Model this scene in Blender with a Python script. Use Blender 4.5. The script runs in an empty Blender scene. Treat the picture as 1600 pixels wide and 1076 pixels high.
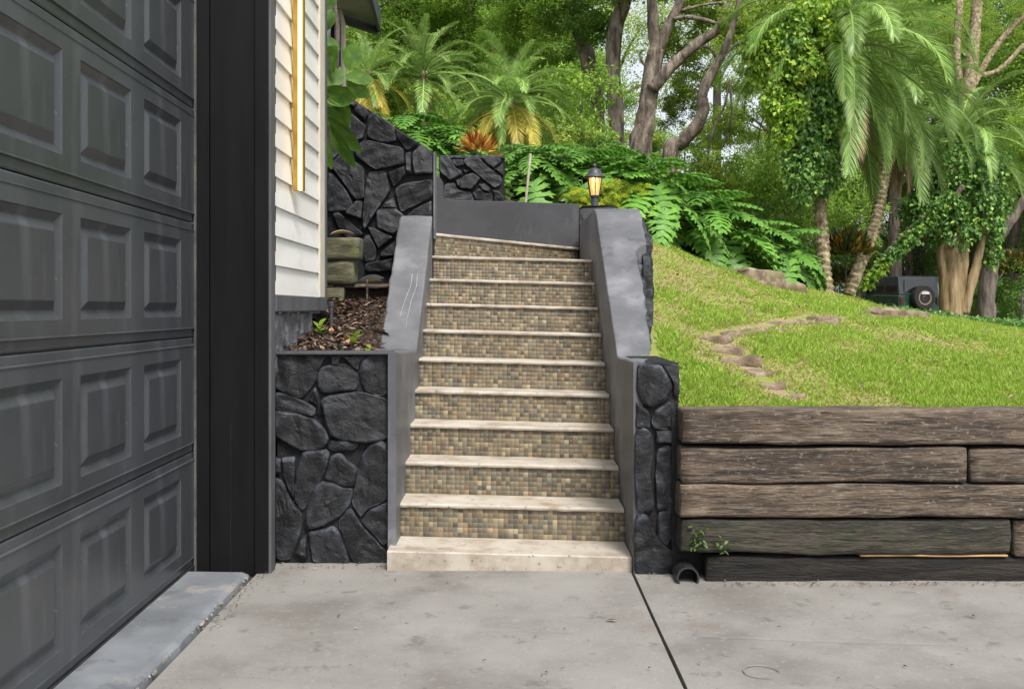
import bpy, bmesh, math, random
import numpy as np
from mathutils import Vector, Matrix, noise, Euler

R = math.radians
random.seed(7)
rng = np.random.default_rng(11)
scene = bpy.context.scene
col = scene.collection

# ------------------------------------------------------------------ camera
F, CX, HY, EYE = 1590.0, 800.0, 482.0, 1.33
cam_d = bpy.data.cameras.new('camera')
cam = bpy.data.objects.new('camera', cam_d); col.objects.link(cam)
cam.location = (0, 0, EYE); cam.rotation_euler = (R(90), 0, 0)
cam_d.sensor_width = 36; cam_d.lens = 36 * F / 1600
cam_d.shift_y = -(538 - HY) / 1600
cam_d.clip_end = 2000
scene.camera = cam

# ------------------------------------------------------------------ light
SUN_EL, SUN_AZ = 55, 157          # azimuth clockwise from +Y (north): behind the camera, a little right
w = bpy.data.worlds.new('World'); scene.world = w; w.use_nodes = True
nt = w.node_tree
sky = nt.nodes.new('ShaderNodeTexSky'); sky.sky_type = 'NISHITA'; sky.sun_disc = False
sky.sun_elevation = R(SUN_EL); sky.sun_rotation = R(SUN_AZ)
sky.air_density = 1.0; sky.dust_density = 3.0; sky.ozone_density = 1.0
hs = nt.nodes.new('ShaderNodeHueSaturation'); hs.inputs['Saturation'].default_value = 0.30
nt.links.new(sky.outputs[0], hs.inputs['Color'])
nt.links.new(hs.outputs[0], nt.nodes['Background'].inputs[0])
nt.nodes['Background'].inputs[1].default_value = 0.135
sd = bpy.data.lights.new('sun', 'SUN'); sd.energy = 2.3; sd.angle = R(16); sd.color = (1, .96, .9)
sun = bpy.data.objects.new('sun', sd); col.objects.link(sun)
az, el = R(SUN_AZ), R(SUN_EL)
to_sun = Vector((math.sin(az) * math.cos(el), math.cos(az) * math.cos(el), math.sin(el)))
sun.rotation_euler = to_sun.to_track_quat('Z', 'Y').to_euler()
sun.location = to_sun * 30
vs = scene.view_settings
vs.view_transform = 'Standard'; vs.look = 'None'; vs.gamma = 1; vs.exposure = 0.85
scene.cycles.max_bounces = 7; scene.cycles.diffuse_bounces = 4; scene.cycles.glossy_bounces = 3
scene.cycles.transmission_bounces = 4; scene.cycles.transparent_max_bounces = 6
scene.cycles.use_denoising = True
scene.cycles.sample_clamp_indirect = 6

# ------------------------------------------------------------------ helpers
def P(px, py, d):
    return Vector(((px - CX) / F * d, d, EYE - (py - HY) / F * d))

def tag(o, label=None, cat=None, group=None, kind=None):
    if label: o['label'] = label
    if cat: o['category'] = cat
    if group: o['group'] = group
    if kind: o['kind'] = kind
    return o

def empty(name, loc, label, cat, group=None, rz=0.0):
    o = bpy.data.objects.new(name, None); col.objects.link(o)
    o.location = loc; o.rotation_euler = (0, 0, rz); o.empty_display_size = .1
    return tag(o, label, cat, group)

def link(name, me, material=None, parent=None, local=False):
    """Link a mesh as one object; its vertices are in world space unless local."""
    if material is not None and len(me.materials) == 0: me.materials.append(material)
    o = bpy.data.objects.new(name, me); col.objects.link(o)
    if parent is not None:
        o.parent = parent
        if not local:
            o.matrix_parent_inverse = (Matrix.Translation(parent.location) @ parent.rotation_euler.to_matrix().to_4x4()).inverted()
    return o

class MB:
    def __init__(s): s.v, s.f = [], []
    def add(s, vs, fs):
        n = len(s.v); s.v += [tuple(p) for p in vs]; s.f += [tuple(i + n for i in f) for f in fs]
    def box(s, x0, x1, y0, y1, z0, z1):
        s.add([(x0,y0,z0),(x1,y0,z0),(x1,y1,z0),(x0,y1,z0),(x0,y0,z1),(x1,y0,z1),(x1,y1,z1),(x0,y1,z1)],
              [(0,3,2,1),(4,5,6,7),(0,1,5,4),(1,2,6,5),(2,3,7,6),(3,0,4,7)])
    def tube(s, pts, rad, sides=8, wob=0.0, cap=True, seed=0):
        pts = [Vector(p) for p in pts]
        if not hasattr(rad, '__len__'): rad = [rad] * len(pts)
        rings = []; up = Vector((0, 0, 1)); base = len(s.v); prev = None
        for i, p in enumerate(pts):
            t = (pts[min(i+1, len(pts)-1)] - pts[max(i-1, 0)]).normalized()
            a = prev - t * prev.dot(t) if prev is not None else t.cross(Vector((0.31, 0.9, 0.17)))
            a.normalize(); prev = a; b = t.cross(a)
            for k in range(sides):
                an = 2 * math.pi * k / sides
                q = a * math.cos(an) + b * math.sin(an)
                r = rad[i]
                if wob: r *= 1 + wob * noise.noise(Vector((p * (1.2 / max(r, .02)) * .15) + q * 1.1 + Vector((seed, 0, 0))))
                s.v.append(tuple(p + q * r))
        for i in range(len(pts) - 1):
            for k in range(sides):
                a0 = base + i * sides + k; a1 = base + i * sides + (k + 1) % sides
                s.f.append((a0, a1, a1 + sides, a0 + sides))
        if cap:
            s.f.append(tuple(base + k for k in range(sides))[::-1])
            s.f.append(tuple(base + (len(pts) - 1) * sides + k for k in range(sides)))
    def lathe(s, prof, c=(0,0,0), sides=20, ang0=0):
        base = len(s.v)
        for r, z in prof:
            for k in range(sides):
                a = ang0 + 2 * math.pi * k / sides
                s.v.append((c[0] + r * math.cos(a), c[1] + r * math.sin(a), c[2] + z))
        for i in range(len(prof) - 1):
            for k in range(sides):
                a0 = base + i * sides + k; a1 = base + i * sides + (k + 1) % sides
                s.f.append((a0, a1, a1 + sides, a0 + sides))
        s.f.append(tuple(base + k for k in range(sides))[::-1])
        s.f.append(tuple(base + (len(prof) - 1) * sides + k for k in range(sides)))
    def mesh(s, name, smooth=False, bevel=0, seg=2):
        me = bpy.data.meshes.new(name); me.from_pydata(s.v, [], s.f); me.update()
        if bevel:
            bm = bmesh.new(); bm.from_mesh(me)
            es = [e for e in bm.edges if len(e.link_faces) == 2 and e.calc_face_angle(0) > .5]
            bmesh.ops.bevel(bm, geom=es, offset=bevel, segments=seg, profile=.6, affect='EDGES', clamp_overlap=True)
            bm.to_mesh(me); bm.free()
        if smooth:
            me.polygons.foreach_set('use_smooth', [True] * len(me.polygons))
        return me
    def build(s, name, material, parent=None, smooth=False, bevel=0, local=False, seg=2):
        return link(name, s.mesh(name, smooth, bevel, seg), material, parent, local)

def bulk(name, V, Fc, tint=None, colors=None):
    """numpy verts (N,3), faces (M,k)."""
    me = bpy.data.meshes.new(name)
    V = np.asarray(V, np.float32); Fc = np.asarray(Fc, np.int32); m, k = Fc.shape
    me.vertices.add(len(V)); me.vertices.foreach_set('co', V.ravel())
    me.loops.add(m * k); me.loops.foreach_set('vertex_index', Fc.ravel())
    me.polygons.add(m); me.polygons.foreach_set('loop_start', np.arange(0, m * k, k, dtype=np.int32))
    me.update(calc_edges=True)
    if tint is not None:
        a = me.attributes.new('tint', 'FLOAT', 'FACE'); a.data.foreach_set('value', np.asarray(tint, np.float32))
    if colors is not None:
        a = me.attributes.new('tile_colour', 'FLOAT_COLOR', 'FACE')
        c = np.ones((m, 4), np.float32); c[:, :3] = colors; a.data.foreach_set('color', c.ravel())
    return me

def unit(a): return a / np.maximum(np.linalg.norm(a, axis=1, keepdims=True), 1e-9)

def leaves(name, C, A, Nn, L, W, tint=None, fold=.25):
    """Kite leaves: centre base C, axis A, normal Nn, length L, width W (two triangles folded on the midrib)."""
    n = len(C); A = unit(A); S = unit(np.cross(A, Nn)); Nn = np.cross(S, A)
    L = np.broadcast_to(np.asarray(L, float), (n,))[:, None]; W = np.broadcast_to(np.asarray(W, float), (n,))[:, None]
    mid = C + A * L * .45 + Nn * W * fold
    V = np.stack([C, mid + S * W * .5, C + A * L, mid - S * W * .5], 1).reshape(-1, 3)
    i = np.arange(n)[:, None] * 4
    Fc = np.concatenate([i + np.array([[0, 1, 2]]), i + np.array([[0, 2, 3]])], 1).reshape(-1, 3)
    t = rng.random(n) if tint is None else tint
    return bulk(name, V, Fc, np.repeat(t, 2))

# ------------------------------------------------------------------ materials
def newmat(name):
    m = bpy.data.materials.new(name); m.use_nodes = True
    return m, m.node_tree, m.node_tree.nodes['Principled BSDF']

def ramp(nt, fac, stops):
    r = nt.nodes.new('ShaderNodeValToRGB'); e = r.color_ramp.elements
    while len(e) < len(stops): e.new(.5)
    for k, (p, c) in enumerate(stops):
        e[k].position = p; e[k].color = (*c, 1) if len(c) == 3 else c
    nt.links.new(fac, r.inputs[0]); return r.outputs[0]

def noise_n(nt, co, scale, detail=6, rough=.6, dist=0.0):
    n = nt.nodes.new('ShaderNodeTexNoise'); n.inputs['Scale'].default_value = scale
    n.inputs['Detail'].default_value = detail; n.inputs['Roughness'].default_value = rough
    n.inputs['Distortion'].default_value = dist
    nt.links.new(co, n.inputs['Vector']); return n.outputs['Fac']

def mixc(nt, fac, a, b, mode='MIX'):
    m = nt.nodes.new('ShaderNodeMix'); m.data_type = 'RGBA'; m.blend_type = mode
    for inp, v in ((m.inputs['Factor'], fac), (m.inputs['A'], a), (m.inputs['B'], b)):
        if hasattr(v, 'is_linked'): nt.links.new(v, inp)
        elif isinstance(v, (int, float)): inp.default_value = v
        else: inp.default_value = (*v, 1)
    return m.outputs['Result']

def coords(nt, scale=(1, 1, 1), kind='Object'):
    t = nt.nodes.new('ShaderNodeTexCoord'); mp = nt.nodes.new('ShaderNodeMapping')
    mp.inputs['Scale'].default_value = scale
    nt.links.new(t.outputs[kind], mp.inputs['Vector']); return mp.outputs[0]

def surf(name, stops, nscale=4, scale=(1,1,1), rough=(.55, .75), bumps=((60, .15, .004),), stains=(), spec=.5, metal=0, detail=8, dist=0., rand=0, gain=1.0):
    """stains: (colour, noise scale, lo, hi, opacity[, vec scale]); bumps: (noise scale, strength, distance)."""
    stops = [(.5 + (p_ - .5)*.58, tuple(v*gain for v in c_)) for p_, c_ in stops]
    m, nt, b = newmat(name)
    co = coords(nt, scale)
    f = noise_n(nt, co, nscale, detail, .62, dist)
    c = ramp(nt, f, stops)
    for st in stains:
        colr, sc, lo, hi, op = st[:5]; colr = tuple(v*gain for v in colr); lo, hi = .5 + (lo - .5)*.62, .5 + (hi - .5)*.62
        f2 = noise_n(nt, coords(nt, st[5] if len(st) > 5 else (1, 1, 1)), sc, 7, .65)
        f2 = ramp(nt, f2, [(lo, (0, 0, 0)), (hi, (op, op, op))])
        c = mixc(nt, f2, c, colr)
    if rand:
        oi = nt.nodes.new('ShaderNodeObjectInfo')
        v = nt.nodes.new('ShaderNodeMapRange'); v.inputs['To Min'].default_value = 1 - rand; v.inputs['To Max'].default_value = 1 + rand
        nt.links.new(oi.outputs['Random'], v.inputs['Value'])
        h = nt.nodes.new('ShaderNodeHueSaturation'); nt.links.new(v.outputs[0], h.inputs['Value']); nt.links.new(c, h.inputs['Color']); c = h.outputs[0]
    nt.links.new(c, b.inputs['Base Color'])
    rr = nt.nodes.new('ShaderNodeMapRange'); rr.inputs['From Min'].default_value = .3; rr.inputs['From Max'].default_value = .7
    rr.inputs['To Min'].default_value, rr.inputs['To Max'].default_value = rough
    nt.links.new(f, rr.inputs['Value']); nt.links.new(rr.outputs[0], b.inputs['Roughness'])
    b.inputs['Specular IOR Level'].default_value = spec; b.inputs['Metallic'].default_value = metal
    prev = None
    for (bs, st, di) in bumps:
        bn = nt.nodes.new('ShaderNodeBump'); bn.inputs['Strength'].default_value = st; bn.inputs['Distance'].default_value = di
        nt.links.new(noise_n(nt, co, bs, 6, .6, dist), bn.inputs['Height'])
        if prev: nt.links.new(prev, bn.inputs['Normal'])
        prev = bn.outputs[0]
    if prev: nt.links.new(prev, b.inputs['Normal'])
    return m

def leafmat(name, stops, rough=.45, trans=.3, spec=.4, rand=.12, attr=True, gain=1.95):
    stops = [(p_, tuple(min(v*gain, .75) for v in c_)) for p_, c_ in stops]
    m, nt, b = newmat(name)
    oi = nt.nodes.new('ShaderNodeObjectInfo')
    if attr:
        a = nt.nodes.new('ShaderNodeAttribute'); a.attribute_name = 'tint'; fac = a.outputs['Fac']
    else:
        fac = noise_n(nt, coords(nt, kind='Generated'), 2.5, 3)
    c = ramp(nt, fac, stops)
    v = nt.nodes.new('ShaderNodeMapRange'); v.inputs['To Min'].default_value = 1 - rand; v.inputs['To Max'].default_value = 1 + rand
    nt.links.new(oi.outputs['Random'], v.inputs['Value'])
    h = nt.nodes.new('ShaderNodeHueSaturation'); nt.links.new(v.outputs[0], h.inputs['Value']); nt.links.new(c, h.inputs['Color'])
    nt.links.new(h.outputs[0], b.inputs['Base Color'])
    b.inputs['Roughness'].default_value = rough; b.inputs['Specular IOR Level'].default_value = spec
    t = nt.nodes.new('ShaderNodeBsdfTranslucent'); nt.links.new(h.outputs[0], t.inputs['Color'])
    mx = nt.nodes.new('ShaderNodeMixShader'); mx.inputs[0].default_value = trans
    nt.links.new(b.outputs[0], mx.inputs[1]); nt.links.new(t.outputs[0], mx.inputs[2])
    nt.links.new(mx.outputs[0], nt.nodes['Material Output'].inputs['Surface'])
    return m

def emit(name, c, s):
    m, nt, b = newmat(name); b.inputs['Base Color'].default_value = (*c, 1)
    b.inputs['Emission Color'].default_value = (*c, 1); b.inputs['Emission Strength'].default_value = s
    return m

M = {}
M['concrete'] = surf('concrete', [(.25, (.275,.258,.235)), (.5, (.375,.357,.33)), (.75, (.425,.408,.38))], 1.6, rough=(.75,.9),
    bumps=((180, .25, .002), (9, .15, .006)), stains=[((.20,.185,.165), .9, .55, .75, .5), ((.24,.18,.13), 1.3, .62, .8, .45), ((.13,.125,.12), 6, .66, .74, .5), ((.46,.45,.43), 30, .62, .7, .5), ((.20,.19,.175), 170, .56, .72, .45), ((.10,.095,.09), 55, .72, .78, .6)], gain=0.56)
M['joint_soil'] = surf('joint_soil', [(.3, (.03,.028,.02)), (.7, (.07,.06,.04))], 12)
M['apron'] = surf('apron', [(.3, (.20,.215,.235)), (.6, (.29,.31,.335)), (.8, (.34,.36,.385))], 2.2, rough=(.5,.7), bumps=((120,.2,.002),),
    stains=[((.42,.39,.36), 2.4, .60, .64, .7), ((.12,.125,.13), 5, .62, .72, .5)], gain=0.62)
M['broken_concrete'] = surf('broken_concrete', [(.3, (.2,.18,.15)), (.7, (.48,.45,.4))], 14, rough=(.8,.95), bumps=((60,.6,.01),), gain=0.6)
M['door_paint'] = surf('door_paint', [(.3, (.048,.053,.058)), (.6, (.062,.068,.074)), (.8, (.078,.085,.093))], 1.6, scale=(1,1,.5), rough=(.26,.40),
    bumps=((260,.10,.001),), stains=[((.13,.135,.15), 2.6, .56, .8, .45, (2.2, 1, .35)), ((.15,.155,.165), 40, .70, .76, .5)], spec=.55, gain=0.86)
M['black_paint'] = surf('black_paint', [(.3, (.008,.008,.010)), (.7, (.017,.0175,.020))], 3, scale=(3,3,.4), rough=(.6,.75), bumps=((90,.15,.002),),
    stains=[((.10,.10,.11), 60, .78, .84, .6)], spec=.18, gain=0.32)
M['seal_grey'] = surf('seal_grey', [(.3, (.06,.057,.055)), (.7, (.11,.105,.10))], 9)
M['rock_black'] = surf('rock_black', [(.28, (.008,.009,.012)), (.55, (.017,.0185,.0235)), (.78, (.042,.046,.056))], 9, rough=(.5,.74), dist=.4,
    bumps=((130, .5, .003), (38, .7, .008), (14, .4, .015)), stains=[((.13,.14,.16), 9, .64, .80, .45, (1, 1, 3))], spec=.45, rand=.3, gain=0.46)
def edge_wear(m, c, lo, hi, op):
    nt = m.node_tree; b = nt.nodes['Principled BSDF']; src = b.inputs['Base Color'].links[0].from_socket
    g = nt.nodes.new('ShaderNodeNewGeometry'); f = ramp(nt, g.outputs['Pointiness'], [(lo, (0,0,0)), (hi, (1,1,1))])
    n = ramp(nt, noise_n(nt, coords(nt), 18, 6), [(.45, (0,0,0)), (.62, (op, op, op))])
    mu = nt.nodes.new('ShaderNodeMath'); mu.operation = 'MULTIPLY'; nt.links.new(f, mu.inputs[0]); nt.links.new(n, mu.inputs[1])
    nt.links.new(mixc(nt, mu.outputs[0], src, c), b.inputs['Base Color'])
edge_wear(M['rock_black'], (.09,.105,.13), .505, .57, .65)
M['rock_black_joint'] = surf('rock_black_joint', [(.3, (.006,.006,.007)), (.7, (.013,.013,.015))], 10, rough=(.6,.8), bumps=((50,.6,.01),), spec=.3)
M['rock_grey'] = surf('rock_grey', [(.28, (.07,.072,.08)), (.75, (.17,.175,.19))], 9, rough=(.5,.7), bumps=((45,.6,.01),), stains=[((.03,.03,.032), 8, .58, .7, .8, (3,3,1))], gain=0.8)
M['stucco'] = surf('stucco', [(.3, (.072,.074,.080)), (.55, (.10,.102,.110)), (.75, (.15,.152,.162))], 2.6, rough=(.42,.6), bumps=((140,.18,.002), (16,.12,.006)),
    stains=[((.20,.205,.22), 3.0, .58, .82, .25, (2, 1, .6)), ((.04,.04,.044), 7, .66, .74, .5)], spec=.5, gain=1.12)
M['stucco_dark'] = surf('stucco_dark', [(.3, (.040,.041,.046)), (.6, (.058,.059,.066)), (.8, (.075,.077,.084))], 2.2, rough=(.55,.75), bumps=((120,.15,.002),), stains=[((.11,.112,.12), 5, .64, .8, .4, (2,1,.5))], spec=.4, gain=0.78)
M['tread'] = surf('tread', [(.28, (.47,.40,.32)), (.5, (.64,.57,.47)), (.75, (.72,.655,.56))], 5, rough=(.6,.8), bumps=((90,.25,.002), (18,.15,.006)),
    stains=[((.36,.22,.11), 5.5, .60, .78, .6, (.6,1,1)), ((.14,.12,.10), 34, .68, .74, .7)], gain=0.62)
M['grout'] = surf('grout', [(.3, (.18,.14,.085)), (.55, (.28,.23,.155)), (.75, (.42,.36,.27))], 2.2, rough=(.8,.95), gain=0.6)
m, nt_, b = newmat('mosaic'); a = nt_.nodes.new('ShaderNodeAttribute'); a.attribute_name = 'tile_colour'
f = noise_n(nt_, coords(nt_), 5, 6)
c = mixc(nt_, ramp(nt_, f, [(.52, (0,0,0)), (.68, (.5,.5,.5))]), a.outputs['Color'], (.13,.10,.055))
f = noise_n(nt_, coords(nt_), 160, 3)
c = mixc(nt_, .10, c, ramp(nt_, f, [(.3, (.12,.1,.08)), (.7, (.5,.46,.38))]))
nt_.links.new(c, b.inputs['Base Color']); b.inputs['Roughness'].default_value = .42; M['mosaic'] = m
M['siding'] = surf('siding', [(.3, (.67,.66,.61)), (.7, (.77,.765,.73))], 3, scale=(1,.3,1), rough=(.5,.65), bumps=((70,.08,.002),), stains=[((.45,.42,.34), 6, .62, .8, .25)], gain=0.92)
M['trim_cream'] = surf('trim_cream', [(.3, (.58,.54,.44)), (.7, (.66,.62,.52))], 5, gain=0.8)
M['trim_grey'] = surf('trim_grey', [(.3, (.07,.072,.08)), (.7, (.11,.112,.12))], 6, scale=(1,1,.3), gain=0.8)
M['gold'] = surf('gold', [(.3, (.42,.26,.06)), (.7, (.52,.34,.10))], 3, rough=(.3,.4), metal=.8)
M['led'] = emit('led', (1, .64, .19), 2.3)
M['wood'] = surf('wood', [(.25, (.063,.043,.029)), (.45, (.138,.097,.064)), (.62, (.195,.144,.10)), (.8, (.285,.225,.165))], 3.2, scale=(.7, 3, 3), rough=(.78,.94), dist=.5, detail=10,
    bumps=((22,.8,.010), (60,.6,.004)), stains=[((.025,.018,.012), 1, .50, .68, .85, (5, 70, 85)), ((.42,.36,.29), 1, .56, .74, .6, (9, 150, 170)), ((.035,.026,.018), 1.0, .60, .66, .9, (1.6, 30, 34)), ((.36,.31,.26), 55, .64, .74, .6, (.6,1,1))], rand=.14, gain=.62)
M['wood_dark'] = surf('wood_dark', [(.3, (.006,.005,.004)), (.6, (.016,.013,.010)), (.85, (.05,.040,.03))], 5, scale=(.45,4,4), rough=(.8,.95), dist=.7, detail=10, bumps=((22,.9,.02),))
M['wood_raw'] = surf('wood_raw', [(.3, (.30,.17,.07)), (.7, (.46,.29,.13))], 8, scale=(.3,3,3), bumps=((40,.5,.005),))
M['wood_moss'] = surf('wood_moss', [(.3, (.035,.04,.02)), (.5, (.09,.085,.045)), (.75, (.16,.15,.10))], 7, scale=(.7,2,2), rough=(.8,.95), bumps=((30,.8,.012),),
    stains=[((.11,.16,.02), 7, .58, .8, .8)], gain=0.8)
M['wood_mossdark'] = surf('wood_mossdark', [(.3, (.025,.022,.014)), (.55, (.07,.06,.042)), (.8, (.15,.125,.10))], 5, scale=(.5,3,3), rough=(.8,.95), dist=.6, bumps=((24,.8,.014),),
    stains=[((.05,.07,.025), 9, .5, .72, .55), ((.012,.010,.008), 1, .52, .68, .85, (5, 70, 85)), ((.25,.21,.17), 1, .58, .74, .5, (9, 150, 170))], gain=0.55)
M['pipe'] = surf('pipe', [(.3, (.012,.012,.012)), (.7, (.03,.03,.032))], 8, rough=(.4,.6))
M['soil'] = surf('soil', [(.3, (.06,.045,.025)), (.55, (.10,.085,.035)), (.75, (.11,.13,.03))], 3, rough=(.9,1), bumps=((30,.8,.03),))
M['lawn_soil'] = surf('lawn_soil', [(.3, (.20,.24,.045)), (.46, (.24,.24,.06)), (.56, (.27,.20,.10)), (.75, (.33,.25,.16))], 5, rough=(.9,1), bumps=((40,.8,.03),))
M['mulch_soil'] = surf('mulch_soil', [(.3, (.02,.014,.01)), (.7, (.07,.045,.03))], 30, rough=(.9,1), bumps=((60,1,.02),))
M['stone_path'] = surf('stone_path', [(.3, (.13,.09,.055)), (.55, (.27,.20,.13)), (.75, (.40,.32,.24))], 9, rough=(.8,.95), bumps=((40,.6,.012), (8,.4,.03)), stains=[((.13,.15,.04), 3, .58, .7, .5)], gain=0.75)
M['bark'] = surf('bark', [(.3, (.055,.042,.031)), (.5, (.15,.118,.09)), (.75, (.28,.23,.18))], 5, scale=(1.6,1.6,.5), rough=(.85,.95), dist=.5, bumps=((9,1,.05), (30,.6,.02)))
M['bark_dark'] = surf('bark_dark', [(.3, (.06,.048,.04)), (.7, (.19,.155,.13))], 5, scale=(1.6,1.6,.4), rough=(.85,.95), bumps=((9,1,.05),))
M['bark_smooth'] = surf('bark_smooth', [(.28, (.20,.125,.055)), (.5, (.38,.27,.13)), (.75, (.52,.41,.25))], 3.5, scale=(2.4,2.4,.35), rough=(.6,.8), bumps=((6,.6,.03), (25,.3,.01)), gain=0.66)
M['palm_bark'] = surf('palm_bark', [(.3, (.10,.08,.045)), (.55, (.27,.22,.12)), (.75, (.42,.37,.24))], 12, rough=(.85,.95), bumps=((20,.8,.02),))
G = leafmat
M['leaf_bg'] = G('leaf_bg', [(0, (.055,.10,.014)), (.45, (.105,.175,.026)), (.8, (.17,.25,.04)), (1, (.25,.33,.065))], trans=.5, gain=2.25)
M['leaf_bg2'] = G('leaf_bg2', [(0, (.05,.085,.012)), (.5, (.13,.19,.028)), (1, (.29,.34,.07))], trans=.5, gain=2.2)
M['leaf_dark'] = G('leaf_dark', [(0, (.04,.085,.016)), (.6, (.085,.155,.028)), (1, (.15,.24,.05))], trans=.4)
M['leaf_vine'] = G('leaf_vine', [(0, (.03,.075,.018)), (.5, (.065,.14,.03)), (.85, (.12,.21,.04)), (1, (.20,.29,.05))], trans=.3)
M['leaf_vine_y'] = G('leaf_vine_y', [(0, (.07,.14,.02)), (.55, (.15,.25,.03)), (.96, (.25,.33,.04)), (1, (.40,.30,.06))], trans=.4)
M['leaf_shrub_y'] = G('leaf_shrub_y', [(0, (.10,.16,.015)), (.5, (.24,.30,.03)), (1, (.40,.42,.06))], trans=.38)
M['philo'] = G('philo', [(.3, (.045,.115,.018)), (.55, (.085,.18,.026)), (.8, (.14,.26,.04))], rough=.44, trans=.28, rand=.3, attr=False, spec=.3, gain=1.85)
M['frond'] = G('frond', [(0, (.20,.15,.06)), (.05, (.10,.13,.035)), (.12, (.07,.13,.028)), (.6, (.12,.20,.045)), (1, (.20,.28,.085))], rough=.45, trans=.34, rand=.3)
M['frond_y'] = G('frond_y', [(0, (.32,.31,.04)), (.6, (.54,.43,.06)), (1, (.62,.54,.14))], rough=.5, trans=.35, rand=.2, gain=1.0)
M['frond_dead'] = G('frond_dead', [(0, (.13,.08,.045)), (.6, (.25,.165,.09)), (1, (.36,.27,.16))], rough=.8, trans=.15, gain=1.0)
M['grass'] = G('grass', [(0, (.30,.23,.10)), (.16, (.34,.30,.11)), (.26, (.22,.29,.04)), (.6, (.20,.32,.035)), (1, (.31,.42,.065))], rough=.5, trans=.38, rand=0, gain=1.35)
M['ficus'] = G('ficus', [(.3, (.03,.075,.012)), (.6, (.07,.14,.018)), (.8, (.13,.19,.03))], rough=.5, trans=.22, rand=.35, attr=False, spec=.22, gain=1.35)
M['croton'] = G('croton', [(0, (.12,.03,.012)), (.35, (.40,.10,.02)), (.65, (.60,.30,.04)), (1, (.66,.48,.08))], trans=.25, gain=1.0)
M['croton_g'] = G('croton_g', [(0, (.02,.035,.01)), (.6, (.05,.07,.015)), (.86, (.16,.09,.02)), (1, (.60,.22,.03))], trans=.2)
M['mulch'] = G('mulch', [(0, (.022,.014,.010)), (.45, (.08,.05,.035)), (.75, (.17,.115,.085)), (.92, (.32,.25,.19)), (1, (.36,.17,.06))], rough=.85, trans=.02, rand=0, gain=1.0)
M['dead_leaf'] = G('dead_leaf', [(.3, (.22,.15,.09)), (.7, (.40,.30,.2))], rough=.7, trans=.1, attr=False, gain=1.0)
M['grey_leaf'] = G('grey_leaf', [(.3, (.17,.24,.22)), (.7, (.26,.34,.31))], rough=.5, trans=.1, attr=False, gain=1.0)
M['weed'] = G('weed', [(.3, (.05,.10,.015)), (.7, (.10,.17,.03))], trans=.2, attr=False, gain=1.0)
M['stake'] = surf('stake', [(.3, (.30,.26,.18)), (.7, (.48,.43,.33))], 12)
M['lamp_metal'] = surf('lamp_metal', [(.3, (.02,.021,.024)), (.7, (.045,.047,.053))], 9, rough=(.38,.5), spec=.6)
M['car_green'] = surf('car_green', [(.3, (.014,.050,.030)), (.7, (.025,.075,.045))], 3, rough=(.2,.3), bumps=(), spec=.6)
M['car_black'] = surf('car_black', [(.3, (.035,.040,.052)), (.7, (.06,.066,.08))], 3, rough=(.35,.45), bumps=())
M['car_glass'] = surf('car_glass', [(.3, (.006,.008,.007)), (.7, (.012,.016,.013))], 3, rough=(.12,.16), bumps=(), spec=.7)
M['tyre'] = surf('tyre', [(.3, (.012,.012,.012)), (.7, (.025,.025,.025))], 9, rough=(.7,.8))
M['rim'] = surf('rim', [(.3, (.26,.19,.13)), (.7, (.38,.29,.20))], 5, rough=(.4,.5), metal=.1, bumps=())
M['white'] = surf('white', [(.3, (.7,.7,.7)), (.7, (.8,.8,.8))], 5, bumps=())
M['drip'] = surf('drip', [(.3, (.20,.205,.22)), (.7, (.42,.42,.43))], 40, bumps=())
M['pale_scratch'] = surf('pale_scratch', [(.3, (.26,.25,.235)), (.7, (.36,.35,.33))], 30, bumps=())
M['tail'] = surf('tail', [(.3, (.06,.008,.006)), (.7, (.09,.012,.01))], 5, rough=(.2,.3), bumps=())
m, nt_, b = newmat('lamp_glass')
b.inputs['Base Color'].default_value = (.62,.42,.2,1); b.inputs['Roughness'].default_value = .3
b.inputs['Transmission Weight'].default_value = .55; b.inputs['Emission Color'].default_value = (1,.72,.36,1); b.inputs['Emission Strength'].default_value = .12
M['lamp_glass'] = m
M['bulb'] = emit('bulb', (1, .74, .36), 5)
M['soffit'] = surf('soffit', [(.3, (.11,.12,.085)), (.7, (.17,.18,.13))], 4)
M['fascia'] = surf('fascia', [(.3, (.025,.033,.033)), (.7, (.045,.055,.055))], 4)
M['house_grey'] = surf('house_grey', [(.3, (.22,.23,.25)), (.7, (.30,.31,.33))], 4)

# ------------------------------------------------------------------ terrain height
CXS = [-40, -6, -3, -1, .9, 1.39, 1.98, 2.5, 3.04, 3.57, 4.03, 4.6, 5.28, 8, 20, 60]
CZS = [3.4, 3.2, 2.9, 2.60, 2.30, 2.09, 1.81, 1.60, 1.48, 1.41, 1.26, 1.18, 1.08, .98, .9, .8]
def sstep(a, b, x):
    t = np.clip((x - a) / (b - a), 0, 1); return t * t * (3 - 2 * t)
def terr(x, y):
    x = np.asarray(x, float); y = np.asarray(y, float)
    C = np.interp(x, CXS, CZS)
    s = np.clip((y - 5.15) / 5.35, 0, 1)
    z = .80 + (C - .80) * (s ** .92)
    sl = np.interp(x, [-30, -2, 1, 2.5, 4, 6, 9], [.10, .17, .17, .12, .05, .012, 0])
    z = z + sl * np.clip(y - 10.5, 0, np.interp(x, [-2, 3, 5], [24, 18, 12]))
    z = z + (.35 - z) * sstep(23, 29, y) * sstep(3, 8, x)
    z = z + .02 * np.sin(x * 2.1 + y * 1.3) * np.sin(y * 2.7 - x) * np.clip((y - 5.3), 0, 1)
    return z
def tz(x, y): return float(terr(x, y))
def on_ground(px, py, d0=5.2, d1=40):
    d = d0
    while d < d1:
        q = P(px, py, d)
        if q.z <= tz(q.x, q.y): return q
        d += .02
    return Vector((P(px, py, 10.4).x, 10.4, tz(P(px, py, 10.4).x, 10.4)))

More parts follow.
